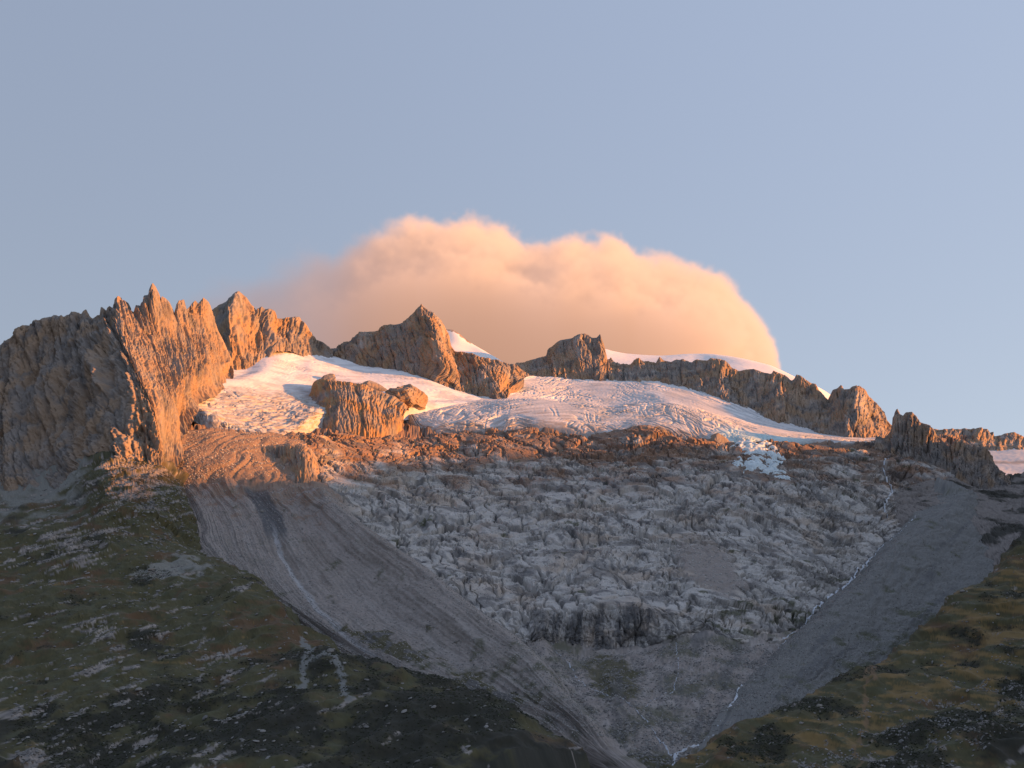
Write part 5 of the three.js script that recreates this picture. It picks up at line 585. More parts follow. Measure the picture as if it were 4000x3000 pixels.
// ice-worn slabs: broad plates, proud at their lower edge, parted by deep joints
function slabs(x, y, z, k) {
  const w = n3(x / 190, y / 120, z / 190), v = n3(x / 190 + 5, y / 120, z / 190), f = n3(x / 44, y / 30, z / 44), f2 = n3(x / 44 + 7, y / 30, z / 44), e = n3(x / 13, y / 10, z / 13);
  const S = x + 80 * w + 15 * f + 3 * e - 0.3 * y, T = y * 1.2 + 50 * v + 11 * f2 + 2.5 * e + (0.12 + 0.25 * w) * x;
  const rough = mix(0.2, 1.25, smooth(-0.35, 0.45, fbm(x / 170 + 31, y / 100, z / 170, 3)));   // polished here, broken there
  let d = 16 * bump((x + 50 * w) / 330, y / 130, (z + 50 * v) / 330);
  for (let i = 0; i < 4; i++) {
    cell(S / SLAB_W[i] + i * 3.7, T / SLAB_H[i] + i * 1.3);
    const g = 1 - Math.min(1, (CE[1] - CE[0]) * SLAB_THIN[i]), m = i ? rough : 1;
    d += m * (SLAB_DOME[i] * (0.5 - 1.6 * CE[0] * CE[0]) - SLAB_TIP[i] * CE[5] * (0.3 + 1.2 * CE[3]) + SLAB_TIP[i] * 1.2 * (CE[2] - 0.5) * CE[4] + SLAB_TIP[i] * 0.4 * (CE[2] - 0.5)) - SLAB_CRACK[i] * g * (0.25 + 0.75 * CE[3]) * (i ? rough : 1);
  }
  const led = T / 66 + 0.8 * w + 0.15 * f, step = led - Math.floor(led);                     // ledges that run on across the plates
  d += 9 * (0.5 - step) * smooth(0, 0.06, step) * smooth(-0.3, 0.3, v + 0.5 * f2);
  d -= 13 * smooth(0.045, 0, Math.abs(n3((x + 0.7 * y) / 70 + 0.3 * f, (y * 1.2 - 0.35 * x) / 420, 3))) + 10 * smooth(0.04, 0, Math.abs(n3((x - 0.5 * y) / 380, (y + 0.25 * x + 14 * f) / 55, 8)));   // long joints
  return (d + 0.7 * n3(x / 5, y / 4, z / 5)) * k;
}
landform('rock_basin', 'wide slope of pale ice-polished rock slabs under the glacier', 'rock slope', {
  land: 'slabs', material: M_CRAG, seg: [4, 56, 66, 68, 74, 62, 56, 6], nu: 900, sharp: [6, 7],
  shape: (x, y, z, r, u) => {
    const c = basinCliff(x, r, u), ledge = screeLedge(x, y, z, r, u), soft = 1 - ledge;
    return -30 * smooth(2.3, 3.2, r) * smooth(0.26, 0.18, u) + (soft > 0 ? slabs(x, y, z, (1 - 0.8 * c) * soft) : 0) + ledge * (scree(x, y, z) + 5 * bump((x + 0.4 * z) / 34 + n3(x / 80, y / 80, z / 80), y / 160, z / 120)) + (c > 0 ? cliff(x, y, z, x, 0.9 * c) + c * flutes(x, y, z, x) : 0);
  },
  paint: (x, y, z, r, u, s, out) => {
    set(out, PALE, 0.92 + 0.13 * n3(x / 8, y / 8, z / 8) + 0.14 * n3(x / 40, y / 25, z / 40));
    lay(out, OXIDE, 0.3 * smooth(0.0, 0.6, fbm(x / 160, y / 60, z / 160 + 4, 3)));
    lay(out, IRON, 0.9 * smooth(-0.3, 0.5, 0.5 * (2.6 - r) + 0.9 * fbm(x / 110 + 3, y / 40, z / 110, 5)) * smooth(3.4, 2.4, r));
    lay(out, LICHEN, 0.7 * smooth(-0.1, 0.6, fbm(x / 70 + y / 90, y / 60 + 8, z / 70, 6)));
    lay(out, STAIN, 0.7 * smooth(0.28, 0.55, fbm(x / 34 + 30, y / 60, z / 34, 5)));
    const c = basinCliff(x, r, u);
    lay(out, STAIN, c * 0.9 * smooth(-0.3, 0.25, 0.7 * n3(x / 34, y / 120, 3) + 0.5 * n3(x / 11, y / 60, 8) + 0.4 * n3(x / 8, y / 10, z / 8)));
    lay(out, MOSS, 0.85 * smooth(0.12, 0.3, fbm(x / 60, y / 24, z / 60, 4) - 0.55 + 0.5 * smooth(4.6, 6, r) * smooth(0.55, 0.75, u)));
    const l = screeLedge(x, y, z, r, u);
    if (l > 0) lay(out, u < 0.25 ? BROWN : SCREE, l);
  },
});
landform('rock_knob', 'orange lit rock knob rising out of the snowfield', 'rock', {
  land: 'rock_knob', seg: [8, 28, 46, 12], nu: 220,
  shape: (x, y, z, r, u) => rim(r, 1, 0.5, 0.25) * (cliff(x, y, z, u * 480, 0.5) + flutes(x, y, z, u * 480)),
  paint: (x, y, z, r, u, s, out) => rockPaint(x, y, z, out, 0.95, 0.2),
});
landform('rock_bench', 'dark square rock bench at the head of the grey scree', 'rock', {
  land: 'rock_bench', material: M_CRAG, seg: [4, 26, 20], nu: 110, sharp: [1],
  shape: (x, y, z, r, u) => rim(r, 1, 0.4, 0.2) * (cliff(x, y, z, u * 300, 0.4) + 0.7 * flutes(x, y, z, u * 300)),
  paint: (x, y, z, r, u, s, out) => rockPaint(x, y, z, out, 0.6),
});
landform('talus_slope', 'grey boulder strewn valley floor under the dark cliff', 'scree', {
  land: 'talus', seg: [4, 40, 46, 46, 38, 16, 4], nu: 460, us: [[0, 0], [0.04, 0.25], [0.94, 0.8], [1, 1]],
  shape: (x, y, z, r, u) => 8 * n3(x / 140, y / 140, z / 140) + 3 * bump(x / 46, y / 46, z / 46) + 2.0 * bump(x / 14, y / 14, z / 14) + plates(x, z, 9, 9, 1.1, 1.2, 1.2) + 0.8 * n3(x / 4, y / 4, z / 4) + 5 * bump((u - 0.58) * 60 / (1 + 0.25 * (4 - r)) + 0.5 * n3(x / 50, y / 50, z / 50), r * 0.4, 6) * smooth(4.8, 3.5, r),
  paint: (x, y, z, r, u, s, out) => {
    set(out, SCREE, 0.98 + 0.3 * n3(x / 5, y / 5, z / 5));
    lay(out, SCREE2, 0.6 * smooth(0.1, 0.4, fbm(x / 26, y / 60, z / 70, 3)));
    lay(out, MOSS, 0.75 * smooth(-0.1, 0.5, fbm(x / 80, y / 60, z / 110, 5) + 0.35 * n3(x / 7, y / 7, z / 7) + 0.2 * n3(x / 3, y / 3, z / 3)));
    lay(out, GRASS, 0.85 * smooth(4.0, 4.8, r + 0.9 * fbm(x / 60, 0, z / 60, 3)));
    lay(out, GRASS, 0.85 * smooth(0.35, 0.6, blob(r, u - 0.02 * (r - 2), 1.9, 0.52, 0.9, 0.035) + 0.4 * fbm(x / 40, y / 40, z / 40, 4)));
    lay(out, DARKGRIT, 0.55 * smooth(0.1, 0.5, fbm((u - 0.58) * 50 / (1 + 0.25 * (4 - r)), r * 0.6, 17, 4) + 0.4 * n3(x / 8, y / 8, z / 8)));
  },
});
const gullyAt = (r) => { const t = [0.62, 0.6, 0.56, 0.525, 0.53, 0.5, 0.46, 0.425, 0.38, 0.33, 0.38, 0.4], i = Math.min(10, Math.floor(r)); return mix(t[i], t[i + 1], r - i); };
landform('moraine', 'long grey scree flank streaked by gullies below the pinnacle wall', 'scree', {
  land: 'left_moraine', seg: [5, 46, 46, 48, 50, 46, 40, 42, 38, 28, 8], nu: 440,
  shape: (x, y, z, r, u) => {
    const w = 0.5 * n3(x / 90, y / 90, z / 90) + 0.2 * n3(x / 30, y / 30, z / 30), e = smooth(0, 0.12, u) * (1 - smooth(0.8, 0.86, u)), q = (u - gullyAt(r) + 0.012 * w) / 0.03;
    return scree(x, y, z) + smooth(2.2, 0.8, r) * (14 * n3(x / 70, y / 70, z / 70) + 7 * n3(x / 26, y / 26, z / 26)) + e * (8 * bump(u * 11 + 0.7 * w, r * 0.3, 3) + 5 * bump(u * 32 + 0.7 * w, r * 0.35, 8) * smooth(-0.4, 0.3, n3(u * 6, r * 0.8, 3)) + 2.2 * bump(u * 80 + 0.8 * w, r * 0.8, 8)) - 9 * Math.exp(-q * q);
  },
  paint: (x, y, z, r, u, s, out) => {
    const w = 0.5 * n3(x / 90, y / 90, z / 90) + 0.14 * n3(x / 30, y / 30, z / 30), q = Math.abs(u - gullyAt(r) + 0.012 * w + 0.006 * n3(x / 14, y / 14, z / 14));
    set(out, SCREE, 1 + 0.3 * n3(x / 4, y / 4, z / 4) + 0.12 * n3(x / 40, y / 40, z / 40));
    lay(out, SOIL, 0.4 * smooth(0.0, 0.7, fbm(u * 18 + 0.5 * w, r * 0.5, 14, 4) + 0.5 * n3(x / 9, y / 9, z / 9)));
    lay(out, SCREE2, 0.4 * smooth(0.15, 0.7, fbm(u * 22 + 0.5 * w, r * 0.6, 4, 4) + 0.5 * n3(x / 7 + 5, y / 7, z / 7)));
    lay(out, BROWN, 0.85 * smooth(0.2, -0.3, r - 1.5 + 1.1 * fbm(x / 60, y / 60, z / 60, 4) + 0.5 * n3(x / 8, y / 8, z / 8)));
    lay(out, DARKGRIT, 0.9 * smooth(0.05, 0.035, q) * smooth(0.9, 1.1, r) * (1 - smooth(2.3, 2.8, r)));
    lay(out, SILT, 0.9 * smooth(mix(0.012, 0.05, smooth(3, 8, r)), 0.004, q) * smooth(2.0, 2.6, r) * (0.6 + 0.4 * smooth(-0.2, 0.2, n3(u * 90, r * 3, 5))));
    lay(out, MOSS, 0.75 * smooth(0.0, 0.6, fbm(x / 50, y / 50, z / 50, 5) + 0.3 * n3(x / 5, y / 5, z / 5) + 0.6 * smooth(4.5, 7.5, r) * smooth(0.4, 0.65, u) - 0.5));
    const isle = 1.5 * Math.max(blob(r, u, 5.9, 0.56, 0.75, 0.1), blob(r, u, 7.6, 0.62, 0.9, 0.08)) + 0.9 * fbm(x / 50, y / 40, z / 50, 5) - 0.75;
    lay(out, GRASS, 0.9 * smooth(0, 0.2, isle)); lay(out, LICHEN, 0.9 * smooth(0.2, 0.35, isle * smooth(-0.1, 0.2, n3(x / 26, y / 26, z / 26))));
  },
});
landform('moraine_001', 'blue grey moraine ridge of scree beside the right stream', 'scree', {
  land: 'right_moraine', seg: [6, 36, 46, 46, 44, 42, 42, 42, 38, 16, 6], nu: 290,
  shape: (x, y, z, r, u) => scree(x, y, z) + 6 * n3(x / 45, y / 45, z / 45) + 4 * bump(u * 14 + 0.9 * n3(x / 60, y / 60, z / 60), r * 0.7, 3) * smooth(0.3, 0.4, u) + 7 * ridge(x / 90, y / 90, z / 90) * smooth(0.6, 0.9, u),
  paint: (x, y, z, r, u, s, out) => {
    set(out, GREYSCREE, 0.95 + 0.26 * n3(x / 4, y / 4, z / 4));
    lay(out, MOSS, 0.8 * smooth(0.1, 0.6, fbm(x / 60, y / 50, z / 60, 5) + 0.35 * n3(x / 5, y / 5, z / 5) - 0.35 + 0.9 * blob(r, u, 5.8, 0.85, 1.8, 0.3) + 0.25 * smooth(6, 9, r)));
    lay(out, DARKGRIT, 0.6 * smooth(0.2, 0.6, fbm(u * 12, r * 0.5, 31, 4) + 0.3 * n3(x / 9, y / 9, z / 9)));
  },
});
landform('hillside', 'dark rocky ground sloping below the broken spires', 'hillside', {
  land: 'dark_slope', seg: [4, 36, 44, 44, 6], nu: 240, us: [[0, 0], [0.92, 0.64], [1, 1]],
  shape: (x, y, z) => slabs(x, y, z, 0.45) + scree(x, y, z),
  paint: (x, y, z, r, u, s, out) => { set(out, SCREE, 0.72 + 0.2 * n3(x / 6, y / 6, z / 6)); lay(out, HEATH, 0.9 * smooth(0.0, 0.3, fbm(x / 120, y / 60, z / 120, 4) + 1.2 * (u - 0.5))); },
});
const toLine = (x, z, line) => { let best = 1e9; for (let i = 0; i < line.length - 1; i++) { const [ax, az] = line[i], dx = line[i + 1][0] - ax, dz = line[i + 1][1] - az, t = Math.max(0, Math.min(1, ((x - ax) * dx + (z - az) * dz) / (dx * dx + dz * dz))); best = Math.min(best, Math.hypot(x - ax - t * dx, z - az - t * dz)); } return best; };
// bare rock breaking through turf in lines that climb to the right: how much of it shows
function bare(x, y, z, much) {
  const w = n3(x / 60, y / 60, z / 60), a = x * 0.75 + y * 1.1 + 14 * w, b = -x * 0.55 + y * 1.6 + 10 * w;
  return fbm(a / 90, b / 22, 3 + w, 5) * 0.75 + 0.12 * n3(x / 4, y / 4, z / 4) + much - 0.55;
}
const hillShape = (x, y, z, rock) => {
  const k = smooth(0, 0.25, bare(x, y, z, rock));
  return 22 * n3(x / 240, y / 200, z / 240) + 13 * ridge(x / 150 + 0.4 * n3(x / 60, y / 60, z / 60), y / 400, z / 200) - 5 + 9 * ridge(x / 64, y / 90, z / 64) + 4.5 * n3(x / 26, y / 16, z / 26) + 1.3 * n3(x / 12, y / 7, z / 12) + 0.7 * n3(x / 5, y / 4, z / 5)
    + k * (2 + 3 * bump(x / 16, y / 9, z / 16) + 1.6 * bump(x / 7, y / 4, z / 7));
};
function turf(x, y, z, out, gold, rust, dark, rock, rubble = 0, gravel = 99, path = 99) {
  const g = 0.22 * n3(x / 3.5, y / 3.5, z / 3.5), h = 0.25 * n3(x / 11, y / 5, z / 11);
  set(out, GRASS, 1 + 1.2 * g + 0.8 * h);
  lay(out, MOSS, 0.6 * smooth(0.0, 0.6, fbm(x / 40 + 60, y / 20, z / 40, 4) + g));
  lay(out, RUST, 0.85 * smooth(0.0, 0.6, fbm(x / 100 + 20, y / 36, z / 100, 5) + rust + h + g));
  lay(out, GOLD, 0.85 * smooth(0.0, 0.5, fbm(x / 70 + 40 + y / 40, y / 9, z / 70, 5) + gold + g));
  lay(out, HEATH, 0.95 * smooth(-0.2, 0.35, fbm(x / 110, y / 60, z / 110, 5) + dark + h + g));
  if (gravel < 8) lay(out, [0.17, 0.175, 0.17], 0.9 * smooth(8, 4, gravel));
  if (path < 5) lay(out, [0.19, 0.12, 0.07], 0.7 * smooth(4, 1, path));
  if (rubble > 0) lay(out, [0.20 * (1 + g), 0.20 * (1 + g), 0.185 * (1 + g)], 0.85 * rubble);
  const k = bare(x, y, z, rock);
  if (k > 0) { const t = smooth(0, 0.1, k), c = 1.2 + 0.35 * n3(x / 5, y / 5, z / 5) + 0.35 * n3(x / 16, y / 10, z / 16); lay(out, [GRANITE[0] * c, GRANITE[1] * c, GRANITE[2] * c], t); lay(out, LICHEN, t * 0.6 * smooth(-0.2, 0.4, fbm(x / 30, y / 14, z / 30, 3))); }
}
const leftRock = (r, u) => 0.12 + 0.36 * blob(r, u, 9.0, 0.2, 1.6, 0.17) + 0.5 * blob(r, u, 3.3, 0.42, 0.55, 0.14) + 0.55 * blob(r, u, 1.4, 0.72, 1.2, 0.2) + 0.2 * blob(r, u, 6.8, 0.5, 1.4, 0.16) - 0.15 * blob(r, u, 8.6, 0.85, 2, 0.15);
landform('hillside_001', 'dark grassy mountainside with rock outcrops at the lower left', 'hillside', {
  land: 'left_slope', seg: [4, 34, 38, 44, 42, 44, 46, 50, 52, 46, 46, 3], nu: 620, us: [[0, 0], [0.03, 0.22], [1, 1]],
  shape: (x, y, z, r, u) => hillShape(x, y, z, leftRock(r, u)) + 14 * blob(r, u, 8.3, 0.76, 0.45, 0.035) - 10 * blob(r, u, 8.9, 0.8, 0.5, 0.04) + smooth(0.5, 0.65, u) * smooth(3.6, 2.2, r) * 0.5 * cliff(x, y, z, x + z),
  paint: (x, y, z, r, u, s, out) => turf(x, y, z, out, -0.6, -0.25 + 0.75 * blob(r, u, 7.2, 0.78, 0.8, 0.13) + 0.35 * blob(r, u, 4.5, 0.35, 0.6, 0.3), -0.45 + 0.75 * smooth(7, 9, r) - 0.3 * blob(r, u, 5.5, 0.75, 1, 0.2), leftRock(r, u), Math.max(1 - smooth(1.2, 2.6, r + 1.2 * fbm(x / 70, y / 40, z / 70, 4) + 2.5 * smooth(0.45, 0.6, u)), smooth(0.45, 0.75, 1.1 * blob(r, u, 4.3, 0.76, 0.45, 0.14) + 0.5 * fbm(x / 40, y / 25, z / 40, 4))), r > 6.5 && r < 9.5 && u > 0.6 ? Math.min(toLine(x, z, TRACE.runnel), toLine(x, z, TRACE.runnel_001)) + 9 * n3(x / 14, y / 14, z / 14) + 6 * n3(x / 5, y / 5, z / 5) : 99),
});
landform('hillside_002', 'golden brown grass slope with boulders at the lower right', 'hillside', {
  land: 'right_slope', seg: [4, 8, 64, 72, 50, 6], nu: 480, us: [[0, 0], [0.93, 0.68], [1, 1]],
  shape: (x, y, z, r, u) => hillShape(x, y, z, 0.02 + 0.16 * smooth(3.0, 3.6, r)),
  paint: (x, y, z, r, u, s, out) => turf(x, y, z, out, -0.15 + 0.45 * blob(r, u, 2.95, 0.5, 0.6, 0.25), -0.2, -0.2 + 0.3 * smooth(3.2, 3.9, r) + 0.5 * blob(r, u, 2.5, 0.22, 0.4, 0.08), 0.02 + 0.16 * smooth(3.0, 3.6, r), 0, 99, toLine(x + 7 * n3(x / 30, 2, z / 30), z, TRACE.trail) + 4 * n3(x / 9, y / 9, z / 9) + 3 * n3(x / 4, y / 4, z / 4)),
});
{ // the ground far around
  const g = new THREE.PlaneGeometry(60000, 60000, 60, 60).rotateX(-Math.PI / 2);
  const m = new THREE.Mesh(g, new THREE.MeshStandardMaterial({ color: new THREE.Color().setRGB(0.07, 0.07, 0.045), roughness: 1 }));
  m.name = 'ground'; m.position.set(0, -10, 0); m.userData = { label: 'valley ground reaching to the horizon', category: 'ground', kind: 'structure' };
  m.receiveShadow = true;
  scene.add(m);
}

// ------------------------------------------------------------------ setting things down: the height of the land on a 5 m raster
const RX0 = -3200, RZ0 = -8000, RS = 5, RW = 1300, RH = 1440, TOP = new Float32Array(RW * RH).fill(-1e6);
for (const f of FIELDS) if (!['east_shoulder', 'far_ridge', 'far_glacier'].includes(f.name)) for (let q = 0; q < f.P.length; q += 3) {
  const i = Math.floor((f.P[q] - RX0) / RS), j = Math.floor((f.P[q + 2] - RZ0) / RS);
  if (i >= 0 && j >= 0 && i < RW && j < RH && f.P[q + 1] > TOP[j * RW + i]) TOP[j * RW + i] = f.P[q + 1];
}
for (let pass = 0; pass < 3; pass++) { const old = TOP.slice(); for (let j = 1; j < RH - 1; j++) for (let i = 1; i < RW - 1; i++) { const q = j * RW + i; if (old[q] < -1e5) { let s = 0, n = 0; for (const d of [-1, 1, -RW, RW]) if (old[q + d] > -1e5) { s += old[q + d]; n++; } if (n) TOP[q] = s / n; } } }
function heightAt(x, z, soft = 0) {
  if (soft) { let s = 0; for (let j = -2; j <= 2; j++) for (let i = -2; i <= 2; i++) s += heightAt(x + i * soft / 2, z + j * soft / 2); return s / 25; }
  const a = (x - RX0) / RS - 0.5, b = (z - RZ0) / RS - 0.5, i = Math.max(0, Math.min(RW - 2, Math.floor(a))), j = Math.max(0, Math.min(RH - 2, Math.floor(b))), u = a - i, v = b - j, q = j * RW + i;
  return mix(mix(TOP[q], TOP[q + 1], u), mix(TOP[q + RW], TOP[q + RW + 1], u), v);
}
const taken = new Map();
const numbered = (n) => { const k = taken.get(n) ?? 0; taken.set(n, k + 1); return k ? n + '_' + String(k).padStart(3, '0') : n; };
['mountain_wall', 'rock_knob', 'rock_bench'].forEach((n) => taken.set(n, 1));
function thing(mesh, name, label, category, group, kind) {
  mesh.name = numbered(name); mesh.castShadow = mesh.receiveShadow = true;
  mesh.userData = { label, category };
  if (group) mesh.userData.group = group;
  if (kind) mesh.userData.kind = kind;
  scene.add(mesh);
  return mesh;
}

// ------------------------------------------------------------------ rocks standing in the ice
function crag(w, h, seed) {
  const g = new THREE.IcosahedronGeometry(1, 20), p = g.attributes.position, c = new Float32Array(p.count * 3), out = [0, 0, 0], v = new THREE.Vector3(), cuts = [];
  for (let k = 0; k < 12; k++) cuts.push([new THREE.Vector3(rnd() * 2 - 1, rnd() * 1.4 - 0.2, rnd() * 2 - 1).normalize(), 0.55 + 0.35 * rnd()]);
  for (let i = 0; i < p.count; i++) {
    v.fromBufferAttribute(p, i);
    v.multiplyScalar(1 + 0.3 * fbm(v.x * 1.3 + seed, v.y * 1.3, v.z * 1.3, 3));
    for (const [n, q] of cuts) { const d = v.dot(n); if (d > q) v.addScaledVector(n, (q - d) * 0.85); }
    const x = v.x * w * 0.62, y = v.y * h * 1.1 - h * 0.25, z = v.z * w * 0.55, d = 1 + 0.025 * plates(x + seed * 40, y * 1.5 + z, 22, 14, 1, 1.4, 1.6);
    p.setXYZ(i, x * d, y * d, z * d);
    rockPaint(x + seed * 300, y, z, out, 0.6, 0.4); c[i * 3] = out[0]; c[i * 3 + 1] = out[1]; c[i * 3 + 2] = out[2];
  }
  g.setAttribute('color', new THREE.BufferAttribute(c, 3));
  g.computeVertexNormals();
  return g;
}
{
  const what = ['rounded rock boss standing in the glacier snout beside blue ice', 'low rock hump poking through the middle of the glacier snout', 'long rock hump in the snowfield below the central summit', 'small dark rock in the snow above the orange knob', 'low rock rib joined to the top of the orange knob'];
  TRACE.outcrops.forEach(([x, y, z, w, h], i) => { const m = thing(new THREE.Mesh(crag(w, h, i + 1), M_ROCK), 'rock_outcrop', what[i], 'rock'); m.position.set(x, y - 2, z); });
}

// ------------------------------------------------------------------ ice and snow lying on the rock
function patch(name, label, category, [x, y, z, w, h], thick, color, seed) {
  const n = 56, m = 56, P = new Float32Array(n * m * 3), C = new Float32Array(n * m * 3), D = h * 2.4;
  for (let j = 0; j < m; j++) for (let i = 0; i < n; i++) {
    const a = i / (n - 1) * 2 - 1, b = j / (m - 1) * 2 - 1, q = (j * n + i) * 3, X = x + a * w * 0.6, Z = z + b * D * 0.6;
    const k = 0.5 - a * a - b * b + 1.3 * fbm(X / 30, seed, Z / 20, 4);
    P[q] = X; P[q + 2] = Z; P[q + 1] = heightAt(X, Z, 9) + thick * Math.max(-1.6, Math.min(1, k * 1.6)) + 1.2 * n3(X / 9, seed, Z / 9);
    const s = 0.95 + 0.12 * n3(X / 8, seed, Z / 8);
    for (let c = 0; c < 3; c++) C[q + c] = color[c] * s;
  }
  const ix = [];
  for (let j = 0; j < m - 1; j++) for (let i = 0; i < n - 1; i++) { const a = j * n + i, b = a + n; ix.push(a, b, a + 1, a + 1, b, b + 1); }
  const g = new THREE.BufferGeometry();
  g.setAttribute('position', new THREE.BufferAttribute(P, 3)); g.setAttribute('color', new THREE.BufferAttribute(C, 3)); g.setIndex(ix); g.computeVertexNormals();
  return thing(new THREE.Mesh(g, M_SNOW), name, label, category, undefined, 'structure');
}
TRACE.ice.forEach((s, i) => patch('ice_patch', ['topmost patch of broken blue ice below the glacier snout', 'second patch of broken blue ice among the slabs', 'third patch of broken blue ice among the slabs', 'lowest broken blue ice patch on the slabs', 'thin sliver of ice under the blue ice patches'][i], 'ice', s, 10, [0.58, 0.67, 0.71], i + 3.3));
// ------------------------------------------------------------------ running water
const M_WATER = new THREE.MeshStandardMaterial({ name: 'white water', color: new THREE.Color().setRGB(0.50, 0.54, 0.60), roughness: 0.35 });
const M_BROOK = new THREE.MeshStandardMaterial({ name: 'brook water', color: new THREE.Color().setRGB(0.34, 0.37, 0.42), roughness: 0.3 });
function ribbon(name, label, category, pts, width, lift, material, wander = 5, kind = 'structure') {
  const curve = new THREE.CatmullRomCurve3(pts.map(([x, z]) => new THREE.Vector3(x, 0, z)), false, 'catmullrom', 0.4), L = curve.getLength(), n = Math.ceil(L / 3), cols = 5;
  const P = [], ix = [], p = new THREE.Vector3(), t = new THREE.Vector3();
  for (let k = 0; k <= n; k++) {
    curve.getPointAt(k / n, p); curve.getTangentAt(k / n, t);
    const s = k / n * L, off = wander * n3(s / 22, width, 3) + 0.5 * wander * n3(s / 7, width, 9), w = width * (0.75 + 0.9 * n3(s / 14, 7, width) + 0.5 * n3(s / 5, 2, width));
    for (let c = 0; c < cols; c++) {
      const a = off + (c / (cols - 1) - 0.5) * Math.max(0.5, w), x = p.x - t.z * a, z = p.z + t.x * a;
      P.push(x, heightAt(x, z) + lift * (1 - Math.pow(Math.abs(c - 2) / 2, 3) * 1.8), z);
    }
    if (k) for (let c = 0; c < cols - 1; c++) { const a = (k - 1) * cols + c, b = a + cols; ix.push(a, a + 1, b, a + 1, b + 1, b); }
  }
  const g = new THREE.BufferGeometry();
  g.setAttribute('position', new THREE.Float32BufferAttribute(P, 3)); g.setIndex(ix); g.computeVertexNormals();
  return thing(new THREE.Mesh(g, material), name, label, category, undefined, kind);
}
ribbon('stream', 'white meltwater stream running down beside the right moraine', 'stream', TRACE.stream, 5.5, 1.2, M_WATER);
ribbon('stream', 'thin brook in the dark gully left of the valley floor', 'stream', TRACE.brook, 2.6, 0.2, M_BROOK, 4);
ribbon('stream', 'narrow waterfall on the dark slabs under the spires', 'waterfall', TRACE.waterfall, 6, 2.2, M_WATER, 6);
ribbon('stream', 'faint trickle down the talus fan under the cliff', 'stream', TRACE.brook_001, 2, 0.1, M_BROOK, 4);
// ------------------------------------------------------------------ boulders and stones
function boulderShape(seed, detail) {
  const g = new THREE.IcosahedronGeometry(1, detail), p = g.attributes.position, v = new THREE.Vector3(), cuts = [];
  for (let k = 0; k < 9; k++) { const n = new THREE.Vector3(rnd() * 2 - 1, rnd() * 2 - 1, rnd() * 2 - 1).normalize(); cuts.push([n, 0.5 + 0.4 * rnd()]); }
  for (let i = 0; i < p.count; i++) {
    v.fromBufferAttribute(p, i);
    v.multiplyScalar(1 + 0.18 * n3(v.x * 1.4 + seed, v.y * 1.4, v.z * 1.4));
    for (const [n, h] of cuts) { const d = v.dot(n); if (d > h) v.addScaledVector(n, h - d); }
    p.setXYZ(i, v.x, v.y, v.z);
  }
  g.deleteAttribute('uv');
  g.computeVertexNormals();
  return g;
}
const BOULDERS = Array.from({ length: 8 }, (_, i) => boulderShape(i * 3.1, 1)), PEBBLES = Array.from({ length: 4 }, (_, i) => boulderShape(50 + i * 3.1, 0));
const field = (n) => FIELDS.find((f) => f.name === n);
const X1 = new THREE.Vector3(), Y1 = new THREE.Vector3(), Z1 = new THREE.Vector3(), S1 = new THREE.Vector3(), M1 = new THREE.Matrix4();
// a matrix for a stone of this size on grid point q: long side along 'lie' with some scatter, sunk a little
function seat(f, q, size, lie, scatter, sink, flat) {
  Y1.set(f.N[q * 3], f.N[q * 3 + 1], f.N[q * 3 + 2]).addScaledVector(new THREE.Vector3(0, 1, 0), 0.5).normalize();
  X1.set(lie[0] + scatter * (rnd() * 2 - 1), lie[1] + scatter * (rnd() * 2 - 1), lie[2] + scatter * (rnd() * 2 - 1));
  X1.addScaledVector(Y1, -X1.dot(Y1)).normalize();
  Z1.crossVectors(X1, Y1);
  const a = size * (0.8 + 0.5 * rnd()), b = size * flat * (0.7 + 0.6 * rnd()), c = size * (0.5 + 0.35 * rnd());
  M1.makeBasis(X1, Y1, Z1).scale(S1.set(a, b, c));
  M1.setPosition(f.P[q * 3] + (rnd() - 0.5) * 2, f.P[q * 3 + 1] + b * (0.5 - sink), f.P[q * 3 + 2] + (rnd() - 0.5) * 2);
  return M1;
}
function pick(f, chance) { for (let k = 0; k < 400; k++) { const q = Math.floor(rnd() * f.nu * f.nv); if (rnd() < chance(f.ROW[q], f.U[q % f.nu], f.P[q * 3], f.P[q * 3 + 1], f.P[q * 3 + 2])) return q; } return 0; }
const M_BOULDER = [[0.17, 0.165, 0.155], [0.21, 0.20, 0.19], [0.12, 0.12, 0.12], [0.19, 0.175, 0.155]].map((c, i) => new THREE.MeshStandardMaterial({ name: 'boulder stone ' + i, color: new THREE.Color().setRGB(...c), roughness: 0.95 }));
const TONE = ['grey', 'pale grey', 'dark grey', 'brownish grey'];
function boulders(count, on, chance, sizes, lie, scatter, flat, where, group) {
  const f = field(on);
  for (let k = 0; k < count; k++) {
    const tone = Math.floor(rnd() * 4), m = new THREE.Mesh(BOULDERS[Math.floor(rnd() * 8)], M_BOULDER[tone]), s = mix(sizes[0], sizes[1], Math.pow(rnd(), 2.2)), q = pick(f, chance), size = (s - sizes[0]) / (sizes[1] - sizes[0]);
    seat(f, q, s, lie, scatter, 0.3, flat).decompose(m.position, m.quaternion, m.scale);
    thing(m, 'boulder', `${size > 0.55 ? 'large' : size > 0.2 ? 'middling' : 'small'} ${TONE[tone]} ${m.scale.x > 2 * m.scale.y ? 'flat ' : ''}boulder ${where(f.ROW[q], f.U[q % f.nu])}`, 'boulder', group);
  }
}
